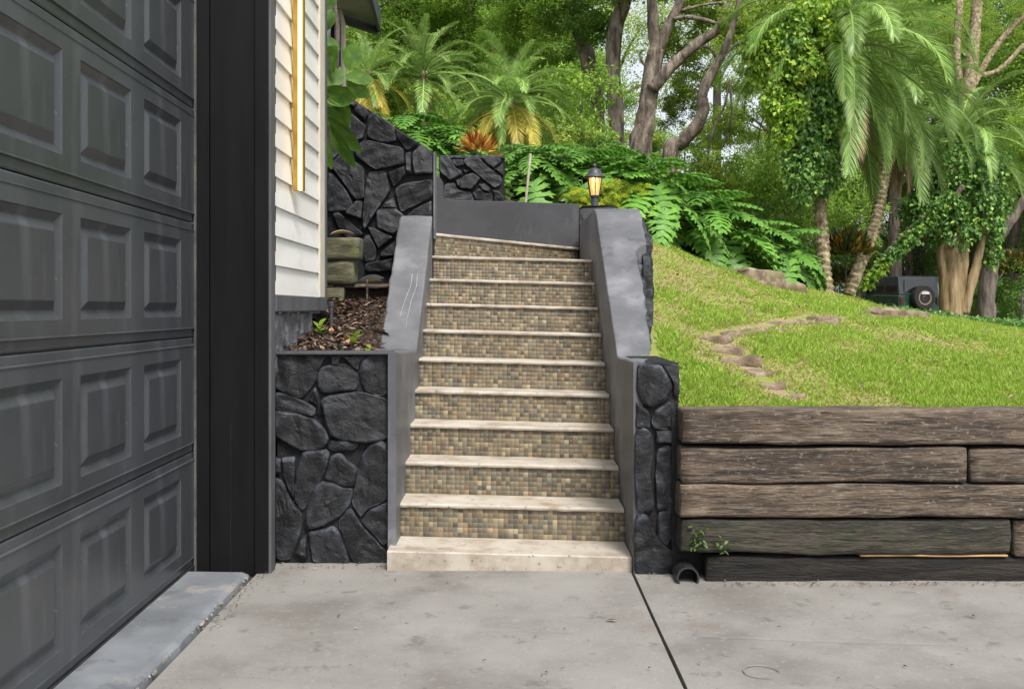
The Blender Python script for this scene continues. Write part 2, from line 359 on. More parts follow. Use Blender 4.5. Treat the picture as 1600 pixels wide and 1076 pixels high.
# ------------------------------------------------------------------ ground and driveway
mb = MB(); mb.add([(-300,-300,-.25),(300,-300,-.25),(300,600,-.25),(-300,600,-.25)], [(0,1,2,3)])
tag(mb.build('ground', M['soil']), kind='structure')

def grid_terrain(name, xs, ys, keep, material):
    V, idx, Fc = [], {}, []
    def vi(i, j):
        if (i, j) not in idx:
            idx[(i, j)] = len(V); V.append((xs[i], ys[j], tz(xs[i], ys[j])))
        return idx[(i, j)]
    for i in range(len(xs) - 1):
        for j in range(len(ys) - 1):
            if keep((xs[i] + xs[i+1]) / 2, (ys[j] + ys[j+1]) / 2):
                Fc.append((vi(i, j), vi(i+1, j), vi(i+1, j+1), vi(i, j+1)))
    me = bpy.data.meshes.new(name); me.from_pydata(V, [], Fc); me.polygons.foreach_set('use_smooth', [True] * len(Fc))
    return tag(link(name, me, material), kind='structure')
xs = np.concatenate([np.linspace(-60, -6, 16), np.arange(-5.5, .7, .4), np.arange(.75, 8, .16), np.arange(8.5, 20, .8), np.linspace(21, 70, 14)])
ys = np.concatenate([[5.13], np.arange(5.3, 13, .16), np.arange(13.2, 32, .6), np.linspace(33, 140, 16)])
lawn_in = lambda x, y: x > .7 and y < 12.6 and x < 12
grid_terrain('lawn', xs, ys, lawn_in, M['lawn_soil'])
grid_terrain('hillside', xs, ys, lambda x, y: not lawn_in(x, y) and (x > .7 or y > 9.5), M['soil'])

drv = bpy.data.objects.new('driveway', None); col.objects.link(drv); drv['kind'] = 'structure'
mb = MB(); mb.box(-1.62, 40, -30, 5.6, -.30, -.025); mb.build('joint_filler', M['joint_soil'], drv)
def slab(x0, x1, y0, y1, seed):
    bm = bmesh.new(); nx, ny = max(2, int((x1-x0)/.25)), max(2, int((y1-y0)/.25)); nx, ny = min(nx, 40), min(ny, 50)
    mbb = MB()
    gx = np.linspace(x0, x1, nx+1); gy = np.linspace(y0, y1, ny+1)
    for j in range(ny+1):
        for i in range(nx+1):
            ed = i in (0, nx) or j in (0, ny)
            jx = .004 * noise.noise(Vector((gx[i]*3, gy[j]*7, seed))) if ed else 0
            mbb.v.append((gx[i] + jx, gy[j], .004 * noise.noise(Vector((gx[i]*.8, gy[j]*.8, seed))) - (.004 if ed else 0)))
    for j in range(ny):
        for i in range(nx):
            a0 = j*(nx+1)+i; mbb.f.append((a0, a0+1, a0+nx+2, a0+nx+1))
    bot = len(mbb.v)
    ringi = [i for i in range(nx+1)] + [j*(nx+1)+nx for j in range(1, ny+1)] + [ny*(nx+1)+i for i in range(nx-1, -1, -1)] + [j*(nx+1) for j in range(ny-1, 0, -1)]
    for k in ringi: mbb.v.append((mbb.v[k][0], mbb.v[k][1], -.1))
    for k in range(len(ringi)):
        k2 = (k+1) % len(ringi); mbb.f.append((ringi[k2], ringi[k], bot+k, bot+k2))
    mbb.build('concrete_slab', M['concrete'], drv, smooth=False)
slab(-1.285, .603, -.2, 5.42, 1); slab(.617, 6.5, -.2, 5.25, 2); slab(-1.285, .603, -7, -.215, 3); slab(.617, 6.5, -7, -.215, 4); slab(6.52, 14, -7, 5.25, 5)

# painted apron in front of the garage door, with a crumbled edge
mb = MB(); n = 60
ysA = np.linspace(.2, 5.04, n)
for y in ysA:
    xo = -1.300 + .010 * noise.noise(Vector((y*6, 1, 0))) + .014 * noise.noise(Vector((y*19, 2, 0)))
    zt = .026 + .003 * noise.noise(Vector((y*3, 5, 0)))
    mb.v += [(-1.66, y, zt + .004), (xo - .035, y, zt), (xo - .006, y, zt - .012), (xo + .006, y, -.06)]
for i in range(n - 1):
    for k in range(3): a0 = i*4+k; mb.f.append((a0, a0+1, a0+5, a0+4))
mb.f.append(tuple(reversed([4*(n-1)+k for k in range(4)])))
ap = mb.build('garage_apron', M['apron']); tag(ap, kind='structure')
mb = MB()
for k in range(420):
    y = random.uniform(2.6, 5.02); x = -1.318 + random.uniform(-.016, .016)*(1 + .6*math.sin(y*9)); s = random.uniform(.003, .010)
    mb.add([(x + s*random.uniform(-1,1), y + s*random.uniform(-1,1), .016 + s*.5), (x+s, y, .008), (x, y+s, .008), (x-s, y, .012), (x, y-s, .008)], [(0,1,2),(0,2,3),(0,3,4),(0,4,1)])
tag(mb.build('crumbled_edge', M['broken_concrete'], ap), kind='stuff')

# ------------------------------------------------------------------ garage door
TH = math.atan2(-1, .0201)
door = empty('garage_door', (-1.61, 5.172, .03), 'dark grey raised-panel garage door with semi-gloss paint', 'garage door', rz=TH)
SH, NP, PW, PH, PITCH, S0 = .578, 7, .525, .372, .683, .236
LEN = S0 + NP * PITCH
def section_mesh():
    mb = MB(); z0, z1 = .003, SH - .003; pz0, pz1 = .105, .105 + PH
    def q(x0, x1, a, b, y=0.0): mb.add([(x0, y, a), (x1, y, a), (x1, y, b), (x0, y, b)], [(1, 0, 3, 2)])
    q(0, LEN, .050, pz0); q(0, LEN, pz1, SH - .046)
    xp = 0
    for k in range(NP):
        q(xp, S0 + k*PITCH, pz0, pz1); xp = S0 + k*PITCH + PW
    q(xp, LEN, pz0, pz1)
    # stepped meeting rails with a bead above and below the joint
    def strip(prof):
        for (ya, za), (yb, zb) in zip(prof[:-1], prof[1:]):
            mb.add([(0, ya, za), (LEN, ya, za), (LEN, yb, zb), (0, yb, zb)], [(1, 0, 3, 2)])
    strip([(-.030, z0), (-.010, z0), (-.007, z0 + .006), (-.007, .040), (.003, .043), (.003, .047), (0, .050)])
    strip([(0, SH-.046), (.003, SH-.043), (.003, SH-.039), (-.007, SH-.036), (-.007, z1 - .006), (-.010, z1), (-.030, z1)])
    mb.add([(0,-.03,z0),(0,0,.05),(0,0,SH-.046),(0,-.03,z1)], [(0,1,2,3)])
    mb.add([(0,-.03,z0-.01),(LEN,-.03,z0-.01),(LEN,-.03,z1+.01),(0,-.03,z1+.01)], [(0,1,2,3)])
    return mb.mesh('door_section')
def panel_mesh():
    mb = MB()
    def ring(i, y): return [(i, y, i), (PW - i, y, i), (PW - i, y, PH - i), (i, y, PH - i)]
    rings = [ring(0, 0), ring(.004, -.004), ring(.030, -.017), ring(.034, -.017), ring(.064, -.001), ring(.068, .000)]
    for r in rings: mb.v += r
    for k in range(len(rings) - 1):
        for i in range(4):
            a0, a1 = 4*k+i, 4*k+(i+1) % 4; mb.f.append((a1, a0, a0+4, a1+4))
    e = 4*(len(rings)-1); mb.f.append((e+3, e+2, e+1, e)[::1])
    me = mb.mesh('raised_panel')
    bm = bmesh.new(); bm.from_mesh(me); bmesh.ops.recalc_face_normals(bm, faces=bm.faces[:]); bm.to_mesh(me); bm.free()
    return me
sm, pm = section_mesh(), panel_mesh()
sm.materials.append(M['door_paint']); pm.materials.append(M['door_paint'])
for r in range(6):
    s = link('door_section', sm, None, door, local=True); s.location = (0, 0, r * SH)
    for k in range(NP):
        p = link('raised_panel', pm, None, s, local=True); p.location = (S0 + k*PITCH, 0, .105)
mb = MB(); mb.box(0, LEN, -.03, .004, -.022, .002); mb.build('bottom_seal', M['pipe'], door, local=True)

# ------------------------------------------------------------------ house: corner post and sided wall
house = empty('house', (-1.4, 5.6, 0), 'house corner with cream lap siding and a wide black corner post', 'house')
def hb(name, x0, x1, y0, y1, z0, z1, m, bevel=.003): 
    b_ = MB(); b_.box(x0, x1, y0, y1, z0, z1); return b_.build(name, M[m], house, bevel=bevel)
hb('post_board', -1.592, -1.530, 5.135, 5.3, -.02, 4.2, 'black_paint')
hb('post_board', -1.527, -1.300, 5.146, 5.3, -.02, 4.2, 'black_paint')
hb('post_board', -1.297, -1.229, 5.128, 5.3, -.02, 4.2, 'black_paint')
hb('post_board', -1.424, -1.421, 5.1445, 5.16, -.02, .75, 'rock_black_joint', 0)
hb('door_stop', -1.612, -1.594, 5.15, 5.2, .0, 4.2, 'seal_grey')
hb('post_edge', -1.2285, -1.214, 5.132, 5.22, -.02, 4.2, 'trim_grey')
hb('wall', -4.5, -1.245, 5.31, 6.6, 1.30, 4.2, 'house_grey', 0)
hb('wall', -4.5, -1.62, 5.31, 6.6, -.1, 1.295, 'rock_black_joint', 0)
EXP = .153
for k in range(18):
    z = 1.402 + k * EXP; b_ = MB()
    y0, y1 = 5.222, 6.44
    b_.add([(-1.243,y0,z),(-1.222,y0,z),(-1.238,y0,z+EXP+.012),(-1.244,y0,z+EXP+.012),(-1.243,y1,z),(-1.222,y1,z),(-1.238,y1,z+EXP+.012),(-1.244,y1,z+EXP+.012)],
           [(0,1,2,3)[::1],(7,6,5,4),(1,5,6,2),(0,4,5,1),(2,6,7,3)])
    b_.build('clapboard', M['siding'], house)
hb('corner_trim', -1.245, -1.214, 6.443, 6.60, 1.402, 4.2, 'trim_cream')
hb('corner_trim', -1.30, -1.209, 6.603, 6.66, 1.316, 4.2, 'trim_grey')
hb('skirt_board', -1.30, -1.206, 5.222, 6.602, 1.316, 1.399, 'trim_grey')
fnd = hb('foundation', -1.5, -1.262, 5.25, 6.4, -.1, 1.312, 'rock_black_joint', 0)

# vertical LED bar on the siding
led = empty('led_wall_light', (-1.2, 5.68, 1.98), 'lit vertical brass LED light bar mounted on the cream siding', 'wall light')
b_ = MB(); b_.box(-1.2185, -1.190, 5.655, 5.70, 1.985, 4.2); b_.build('housing', M['gold'], led, bevel=.002)
b_ = MB(); b_.box(-1.189, -1.168, 5.658, 5.695, 1.99, 4.2); b_.build('diffuser', M['led'], led)
b_ = MB(); b_.box(-1.167, -1.159, 5.655, 5.70, 1.985, 4.2); b_.build('rim', M['gold'], led)
b_ = MB(); b_.box(-1.2185, -1.2, 5.7005, 5.703, 1.99, 4.2); b_.build('back_diffuser', M['led'], led)
for z_ in (2.45, 3.4):
    b_ = MB(); b_.box(-1.236, -1.2195, 5.66, 5.69, z_, z_ + .05); b_.build('bracket', M['gold'], led)

# upper house behind the planting: wall, eave, downspout
uh = empty('upper_house', (-2.2, 9.6, 1.5), 'grey upper house wall with dark overhanging eave at top left', 'house')
b_ = MB(); b_.box(-6, -1.72, 9.75, 10.2, 1.2, 5.05); b_.build('wall', M['house_grey'], uh)
b_ = MB(); b_.box(-1.715, -1.615, 9.62, 9.74, 1.2, 4.02); b_.build('post', M['black_paint'], uh)
b_ = MB(); b_.tube([(-1.575, 9.5, 1.4), (-1.575, 9.5, 3.98), (-1.6, 9.42, 4.1)], .024, 10); b_.build('downspout', M['trim_cream'], uh, smooth=True)
poly = [(-1.30, 10.0), (-1.22, 8.9), (-1.16, 7.6), (-5.5, 7.6), (-5.5, 9.4), (-1.76, 9.25)]
poly = [(-1.305, 10.0), (-1.245, 8.9), (-1.2, 8.0), (-4.0, 8.0), (-2.7, 7.95)]
poly = [(-1.305, 10.0), (-1.255, 9.0), (-1.22, 8.2), (-2.6, 8.2)]
def prism(poly, z0, z1):
    b = MB(); n = len(poly)
    b.v = [(x, y, z0) for x, y in poly] + [(x, y, z1) for x, y in poly]
    b.f = [tuple(range(n)), tuple(reversed(range(n, 2*n)))] + [((i+1) % n, i, i+n, (i+1) % n+n) for i in range(n)]
    return b
prism(poly, 4.10, 4.16).build('soffit', M['soffit'], uh)
def bar_between(a, c, w_, z0, z1):
    a, c = Vector(a), Vector(c); t = (c - a).normalized(); n_ = Vector((t.y, -t.x, 0)) * w_
    b = MB(); b.v = [(*(a).xy, z0), (*(c).xy, z0), (*(c+n_).xy, z0), (*(a+n_).xy, z0), (*(a).xy, z1), (*(c).xy, z1), (*(c+n_).xy, z1), (*(a+n_).xy, z1)]
    b.f = [(0,3,2,1),(4,5,6,7),(0,1,5,4),(1,2,6,5),(2,3,7,6),(3,0,4,7)]; return b
bar_between((-1.32,10.03,0), (-1.215,8.2,0), -.03, 4.05, 4.24).build('fascia', M['fascia'], uh)
bar_between((-2.62,8.2,0), (-1.32,10.03,0), -.03, 4.03, 4.24).build('fascia', M['fascia'], uh)

# ------------------------------------------------------------------ stones
def stone_mesh(poly, to3, depth, seed, rough=.010):
    """poly in plane metres (u,v); to3(u,v,w) -> world point, w out of the wall."""
    pts = [Vector(p) for p in poly]
    n = len(pts); dense = []
    per = sum((pts[(i+1) % n] - pts[i]).length for i in range(n))
    step = max(per / 34, .008)
    for i in range(n):
        a, b = pts[i], pts[(i+1) % n]; k = max(1, int(round((b-a).length / step)))
        for j in range(k): dense.append(a.lerp(b, j / k))
    for _ in range(1):
        m_ = len(dense); dense = [(dense[i-1] + dense[i]*2 + dense[(i+1) % m_]) / 4 for i in range(m_)]
    m_ = len(dense); c = sum(dense, Vector((0, 0))) / m_
    size = sum((p - c).length for p in dense) / m_
    sv = Vector((seed * 3.7, seed * 1.3, 0))
    out = []
    for p in dense:
        jit = noise.noise(Vector((p.x*28, p.y*28, seed))) * .004
        out.append(p + (p - c).normalized() * jit)
    tilt = Vector((random.uniform(-1, 1), random.uniform(-1, 1))) * depth * .35
    levels = [(1.0, -.02), (.998, depth*.62), (1 - .006/size, depth*.90), (1 - .016/size, depth*1.0), (.70, depth), (.42, depth), (.16, depth)]
    V, Fc = [], []
    ca, sa = math.cos(seed * 2.1), math.sin(seed * 2.1)
    for li, (s, w_) in enumerate(levels):
        s = max(s, .1)
        for p in out:
            q = c + (p - c) * s
            ww = w_
            if li >= 1:
                r_ = (q - c) / size
                ww += (r_.x * tilt.x + r_.y * tilt.y) * (1 if li >= 3 else .6)
            if li >= 2:
                rot = Vector((ca*q.x + sa*q.y, -sa*q.x + ca*q.y))
                ww += rough * (noise.noise(Vector((rot.x*6, rot.y*22, seed))) + .7*noise.noise(Vector((q.x*14, q.y*14, seed+9))))
                ww += rough * .5 * (round(noise.noise(Vector((rot.x*3, rot.y*7, seed+4))) * 3) / 3)
            V.append(to3(q.x, q.y, max(ww, -.02)))
    V.append(to3(c.x, c.y, depth))
    for li in range(len(levels) - 1):
        for i in range(m_):
            a0, a1 = li*m_+i, li*m_+(i+1) % m_; Fc.append((a0, a1, a1+m_, a0+m_))
    e = (len(levels)-1)*m_
    for i in range(m_): Fc.append((e+i, e+(i+1) % m_, len(V)-1))
    me = bpy.data.meshes.new('stone'); me.from_pydata(V, [], Fc)
    bm = bmesh.new(); bm.from_mesh(me); bmesh.ops.recalc_face_normals(bm, faces=bm.faces[:]); bm.to_mesh(me); bm.free()
    return me

def stones_on(parent, polys, off, sc, d, mat, depth=(.028, .05), grow=1.0):
    for k, poly in enumerate(polys):
        uv = []
        for zx, zy in poly:
            q = P(off[0] + zx/sc, off[1] + zy/sc, d); uv.append((q.x, q.z))
        c = sum((Vector(p) for p in uv), Vector((0,0))) / len(uv)
        uv = [tuple(c + (Vector(p) - c) * grow) for p in uv]
        me = stone_mesh(uv, lambda u, v, w_: (u, d - w_, v), random.uniform(*depth), k + d)
        link('stone', me, mat, parent)

LP = [
 [(80,85),(560,100),(510,200),(470,320),(330,495),(200,430),(80,380)],
 [(615,90),(700,88),(690,180),(620,180)],
 [(500,230),(560,195),(740,170),(830,230),(865,300),(850,400),(680,425),(530,435),(490,340)],
 [(900,150),(960,95),(1140,95),(1140,440),(1060,460),(930,415),(890,280)],
 [(715,90),(940,95),(885,160),(865,230),(780,165)],
 [(100,440),(200,450),(330,500),(470,570),(470,610),(440,655),(280,620),(100,590)],
 [(95,605),(300,635),(460,690),(540,755),(595,860),(560,945),(340,970),(200,900),(95,830)],
 [(530,480),(720,458),(870,435),(1140,510),(1140,850),(960,900),(760,880),(620,830),(560,680)],
 [(600,885),(640,872),(840,892),(865,930),(830,970),(640,980),(590,950)],
 [(470,390),(500,460),(530,640),(490,640),(480,540),(400,500)],
]
LB = [
 [(345,-25),(575,-45),(600,20),(560,150),(530,235),(450,315),(425,400),(350,515),(280,420),(290,200)],
 [(610,20),(700,-20),(790,60),(855,130),(825,285),(740,290),(640,250),(555,220),(600,90)],
 [(905,10),(1010,-120),(1080,-120),(1140,-80),(1145,400),(1080,430),(960,480),(890,585),(860,500),(805,460),(835,330),(880,80)],
 [(455,320),(530,250),(640,268),(730,320),(815,315),(785,450),(700,565),(550,645),(395,685),(375,640),(415,425)],
 [(70,210),(170,260),(230,410),(340,550),(350,620),(320,740),(260,900),(240,960),(110,960),(70,560)],
 [(70,20),(150,40),(150,160),(80,170)],
 [(405,725),(530,705),(640,660),(695,745),(755,900),(790,1000),(450,990),(425,850)],
 [(690,630),(800,490),(865,605),(945,705),(1125,900),(1130,1005),(825,1000),(725,760)],
 [(965,520),(1140,450),(1150,800),(1105,850),(905,625)],
 [(300,880),(340,765),(385,745),(390,950),(330,940),(270,910)],
 [(160,30),(280,20),(275,250),(270,400),(180,210)],
]
pl = empty('stone_planter_wall', (-.93, 5.35, 0), 'black-painted stone block wall between the corner post and the steps', 'stone wall')
D1 = 5.345
b_ = MB(); b_.box(-1.232, -.652, D1, 5.62, -.05, 1.088); b_.build('mortar_core', M['rock_black_joint'], pl)
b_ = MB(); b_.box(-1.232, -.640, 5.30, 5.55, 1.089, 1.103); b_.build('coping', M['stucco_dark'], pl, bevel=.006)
stones_on(pl, LP, (415, 540), 5.977, D1, M['rock_black'], (.014, .032), 1.065)
stones_on(pl, LB, (415, 710), 5.977, D1, M['rock_black'], (.014, .032), 1.065)

# ------------------------------------------------------------------ stair side walls (lofted so edges can wander)
def loft_wall(name, mat, parent, ys, xin, xout, ztop, jit_in=.003, jit_out=.006, zbot=-.05, seed=0):
    b = MB()
    for y in ys:
        xi = xin(y) + jit_in*noise.noise(Vector((y*7, seed, 0))); xo = xout(y) + jit_out*noise.noise(Vector((y*9, seed+3, 0))) + jit_out*noise.noise(Vector((y*31, seed+5, 0)))
        z = ztop(y); s = 1 if xo > xi else -1; e = .010
        zi = z + .004*noise.noise(Vector((y*5, seed+7, 0)))
        b.v += [(xi, y, zbot), (xi, y, zi - e), (xi + s*e*.35, y, zi - e*.3), (xi + s*e, y, zi), (xi*.5 + xo*.5, y, zi + .003), (xo - s*e, y, zi), (xo, y, zi - e), (xo, y, zbot)]
    m_ = 8
    for i in range(len(ys) - 1):
        for k in range(m_ - 1):
            a0 = i*m_+k; f_ = (a0, a0+1, a0+1+m_, a0+m_)
            b.f.append(f_)
    b.f.append(tuple(range(m_))); b.f.append(tuple(reversed([m_*(len(ys)-1)+k for k in range(m_)])))
    me = b.mesh(name)
    bm = bmesh.new(); bm.from_mesh(me); bmesh.ops.recalc_face_normals(bm, faces=bm.faces[:]); bm.to_mesh(me); bm.free()
    return link(name, me, mat, parent)

lw = empty('stair_side_wall', (-.72, 5.4, 0), 'grey stucco stair wall left of the steps with white paint drips', 'wall')
def zl(y): return float(np.interp(y, [5.29, 6.42, 6.46, 7.70, 7.78], [1.104, 1.062, 1.07, 2.03, 2.05]))
ysL = [5.29] + list(np.arange(5.35, 6.40, .08)) + [6.42, 6.46] + list(np.arange(6.52, 7.70, .06)) + [7.70]
loft_wall('wall_body', M['stucco'], lw, ysL, lambda y: -.603, lambda y: -.641 if y < 5.5 else -.846, zl, jit_out=.010)
def on_cap(px, py):                                 # a point on the sloping top of the left wall
    for d in np.arange(6.4, 7.8, .005):
        q = P(px, py, d)
        if q.z <= zl(d): return Vector((q.x, q.y, zl(d) + .006))
for pts in ([(644,430),(642,447),(633,470),(625,495)], [(652,430),(651,447),(643,470),(636,500),(634,515)]):
    b_ = MB(); b_.tube([on_cap(*p) for p in pts], [.0026, .0018, .0016, .0012, .0008][:len(pts)], 5); b_.build('paint_drip', M['drip'], lw)

rw = empty('stair_side_wall', (.75, 5.2, 0), 'grey stucco stair wall right of the steps with ragged outer edge', 'wall')
def zr(y): return float(np.interp(y, [5.13, 5.88, 5.93, 7.44, 7.56, 9.2], [1.062, 1.050, 1.058, 2.035, 2.07, 2.10]))
ysR = [5.13] + list(np.arange(5.2, 5.86, .08)) + [5.88, 5.93] + list(np.arange(5.98, 7.44, .045)) + [7.44, 7.5, 7.56, 7.7, 8, 8.4, 8.8, 9.2]
loft_wall('wall_body', M['stucco'], rw, ysR, lambda y: .612, lambda y: float(np.interp(y, [5.13, 5.9, 6.6, 7.0, 7.05, 7.44, 7.9, 9.2], [.66, .815, .845, .845, .93, .945, .93, .9])), zr, jit_out=.016, seed=4)
RP = [
 [(105,90),(130,78),(215,95),(258,180),(238,232),(165,278),(120,250),(102,190)],
 [(222,88),(290,85),(292,228),(268,232),(266,170)],
 [(185,292),(268,242),(275,370),(182,376),(168,340)],
 [(95,385),(130,375),(165,400),(178,460),(160,560),(165,600),(178,735),(150,752),(100,740),(92,560)],
 [(186,386),(265,382),(262,440),(190,440)],
 [(192,470),(262,455),(272,640),(268,738),(192,738),(186,600)],
 [(202,752),(265,747),(280,830),(235,903),(192,870)],
 [(100,770),(150,765),(192,872),(240,918),(285,932),(292,1000),(240,1030),(95,1025),(90,880)],
 [(100,255),(155,300),(160,368),(98,370)],
]
pp = empty('stone_pillar', (.75, 5.15, 0), 'black-painted stone pillar at the foot of the stairs, right side', 'pillar')
b_ = MB(); b_.box(.661, .840, 5.135, 5.92, -.05, 1.055); b_.build('mortar_core', M['rock_black_joint'], pp)
stones_on(pp, RP, (960, 540), 2.908, 5.136, M['rock_black'], (.018, .035), 1.06)
for k, (y0, y1, z0, z1) in enumerate([(5.18, 5.45, .86, 1.03), (5.46, 5.85, .82, 1.03)]):
    lo, hi = sorted((z0, z1)); me = stone_mesh([(y0,lo),(y1,lo+.02),(y1-.02,hi),(y0+.01,hi-.01)], lambda u, v, w_: (.838 + w_, u, v), .014, 60+k); link('stone', me, M['rock_black'], pp)
# black stones showing along the outer face of the right stair wall
for k in range(9):
    y0 = 5.95 + k*.17; xo = float(np.interp(y0+.1, [5.9, 6.6, 7.0, 7.05, 7.44], [.815, .845, .845, .93, .945])) - .01
    if y0 > 7.0: xo = .93
    zt = zr(y0+.08) - (.03 if k % 3 else .07); dep = random.uniform(.03, .065)
    poly_ = [(y0, zt-.5), (y0+.16, zt-.46), (y0+.165, zt+.03), (y0+.06, zt-.01), (y0+.005, zt-.05)]
    me = stone_mesh(poly_, lambda u, v, w_, xo=xo: (xo + w_, u, v), dep, 80+k, .014); link('stone', me, M['rock_black'], rw)

# ------------------------------------------------------------------ staircase
st = empty('staircase', (0, 5.2, 0), 'straight stairs with cream treads and earth-tone mosaic tiled risers', 'stairs')
RISE, TREAD = .1812, .28
def tilt(x): return -.025 * x
PAL = np.array([(.34,.24,.15),(.42,.33,.22),(.26,.19,.12),(.20,.19,.17),(.13,.13,.13),(.44,.28,.12),(.33,.20,.13),(.52,.45,.34),(.28,.26,.20),(.38,.30,.20),(.23,.22,.16),(.17,.13,.09),(.47,.38,.26),(.30,.22,.16)])
PAL = (PAL*.72 + .28*PAL.mean(1, keepdims=True)*np.array([1.15, 1.0, .70]))*.53; PALW = np.array([12,10,10,10,7,4,7,6,9,10,9,6,8,9.]); PALW /= PALW.sum()
def tread(xl, xr, ya, yb, ztop, th, seed, yb2=None, ya2=None):
    """slab with a worn front edge; ya2/yb2 are the values at the right end."""
    b = MB(); n = 46
    for i in range(n + 1):
        t = i / n; x = xl + (xr - xl)*t; f0 = ya + ((ya2 if ya2 is not None else ya) - ya)*t; k0 = yb + ((yb2 if yb2 is not None else yb) - yb)*t
        fr = f0 + .004*noise.noise(Vector((x*9, seed, 0))) + .004*noise.noise(Vector((x*34, seed, 2)))
        z = ztop + tilt(x) + .002*noise.noise(Vector((x*6, seed, 5)))
        th_ = th + .003*noise.noise(Vector((x*16, seed, 8)))
        b.v += [(x, fr + .003, z - th_), (x, fr, z - th_*.6), (x, fr + .001, z - .006), (x, fr + .007, z), (x, k0, z), (x, k0, z - th_)]
    for i in range(n):
        for k in range(6):
            a0 = i*6+k; a1 = i*6+(k+1) % 6; b.f.append((a0, a0+6, a1+6, a1))
    b.f.append(tuple(range(6))); b.f.append(tuple(reversed(range(6*n, 6*n+6))))
    b.build('tread', M['tread'], st)
def riser(a, c, z0, z1, seed):
    """vertical face from a=(x,y) to c=(x,y)"""
    a, c = Vector((*a, 0)), Vector((*c, 0)); t = (c - a); Lr = t.length; t.normalize(); nrm = Vector((t.y, -t.x, 0))
    b = MB(); th = .05
    A, B = a, c
    b.v = [(A.x, A.y, z0+tilt(A.x)), (B.x, B.y, z0+tilt(B.x)), (B.x - nrm.x*th, B.y - nrm.y*th, z0+tilt(B.x)), (A.x - nrm.x*th, A.y - nrm.y*th, z0+tilt(A.x)),
           (A.x, A.y, z1+tilt(A.x)), (B.x, B.y, z1+tilt(B.x)), (B.x - nrm.x*th, B.y - nrm.y*th, z1+tilt(B.x)), (A.x - nrm.x*th, A.y - nrm.y*th, z1+tilt(A.x))]
    b.f = [(0,3,2,1),(4,5,6,7),(0,1,5,4),(1,2,6,5),(2,3,7,6),(3,0,4,7)]
    ro = b.build('riser', M['grout'], st)
    p = .0262; nx, nz = int(Lr / p), int(round((z1 - z0) / p)); px_, pz_ = Lr / nx, (z1 - z0) / nz
    V, Fc, C = [], [], []
    ue = np.cumsum(np.concatenate([[0], rng.uniform(.84, 1.16, nx)])); ue = ue/ue[-1]*Lr
    for i in range(nx):
        for j in range(nz):
            g = .0007; u0, u1 = ue[i]+g, ue[i+1]-g; v0, v1 = z0 + j*pz_+g, z0+(j+1)*pz_-g
            ja, jb = random.uniform(-.0008, .0008), random.uniform(-.0008, .0008); pr = .0003 + random.uniform(0, .0005); ch = .0006
            base = len(V)
            for (u, v, w_) in ((u0,v0,0),(u1,v0,0),(u1,v1,0),(u0,v1,0),(u0+ch,v0+ch,pr),(u1-ch,v0+ch,pr),(u1-ch,v1-ch,pr),(u0+ch,v1-ch,pr)):
                q = a + t*(u+ja) + nrm*w_; V.append((q.x, q.y, v + jb + tilt(q.x)))
            Fc += [(base+4,base+5,base+6,base+7),(base,base+1,base+5,base+4),(base+1,base+2,base+6,base+5),(base+2,base+3,base+7,base+6),(base+3,base,base+4,base+7)]
            cc = PAL[rng.choice(len(PAL), p=PALW)] * rng.uniform(.45, 1.4) * np.array([.92, .90, .78])
            C += [cc]*5
    me = bulk('mosaic_tiles', V, Fc, colors=np.array(C)); 
    tag(link('mosaic_tiles', me, M['mosaic'], ro), kind='stuff')
tread(-.634, .608, 5.165, 5.60, .085, .16, 1)
for n_ in range(2, 11):
    y = 5.49 + TREAD*(n_-2); zt = .267 + RISE*(n_-2)
    riser((-.606, y + .018), (.612, y + .018), zt - RISE + (.0 if n_ > 2 else 0), zt - .020, n_)
    tread(-.612, .605, y, y + TREAD + .06, zt, .021, n_, yb2=(9.3 if n_ == 10 else None))
zt = .267 + RISE*9
riser((-.606, 7.86), (.60, 9.26), zt - RISE, zt - .020, 20)
tread(-.612, .61, 7.835, 9.295, zt, .021, 30, ya2=9.235, yb2=9.296)
b_ = MB(); b_.add([(-3,8.0,zt-.03),(-.62,7.95,zt-.03),(.6,9.29,zt-.03),(-3,9.29,zt-.03)], [(0,1,2,3)]); b_.build('landing', M['tread'], st)

# landing wall
bw = empty('landing_wall', (0, 9.35, 1.6), 'smooth dark grey stucco wall behind the top of the stairs', 'wall')
b = MB(); prof = [(-2.4, 3.1), (-1.2, 2.9), (-.72, 2.56), (-.66, 2.53), (-.635, 2.49), (-.632, 2.36), (-.615, 2.325), (-.2, 2.315), (.3, 2.298), (.612, 2.285)]
for x, z in prof: b.v += [(x, 9.31, .6), (x, 9.31, z-.006), (x, 9.318, z), (x, 9.48, z), (x, 9.49, .6)]
for i in range(len(prof)-1):
    for k in range(4): a0 = i*5+k; b.f.append((a0, a0+5, a0+6, a0+1))
b.f.append((45,49,48,47,46)[::-1]); b.f.append((0,1,2,3,4)[::-1])
b.build('wall_body', M['stucco_dark'], bw)

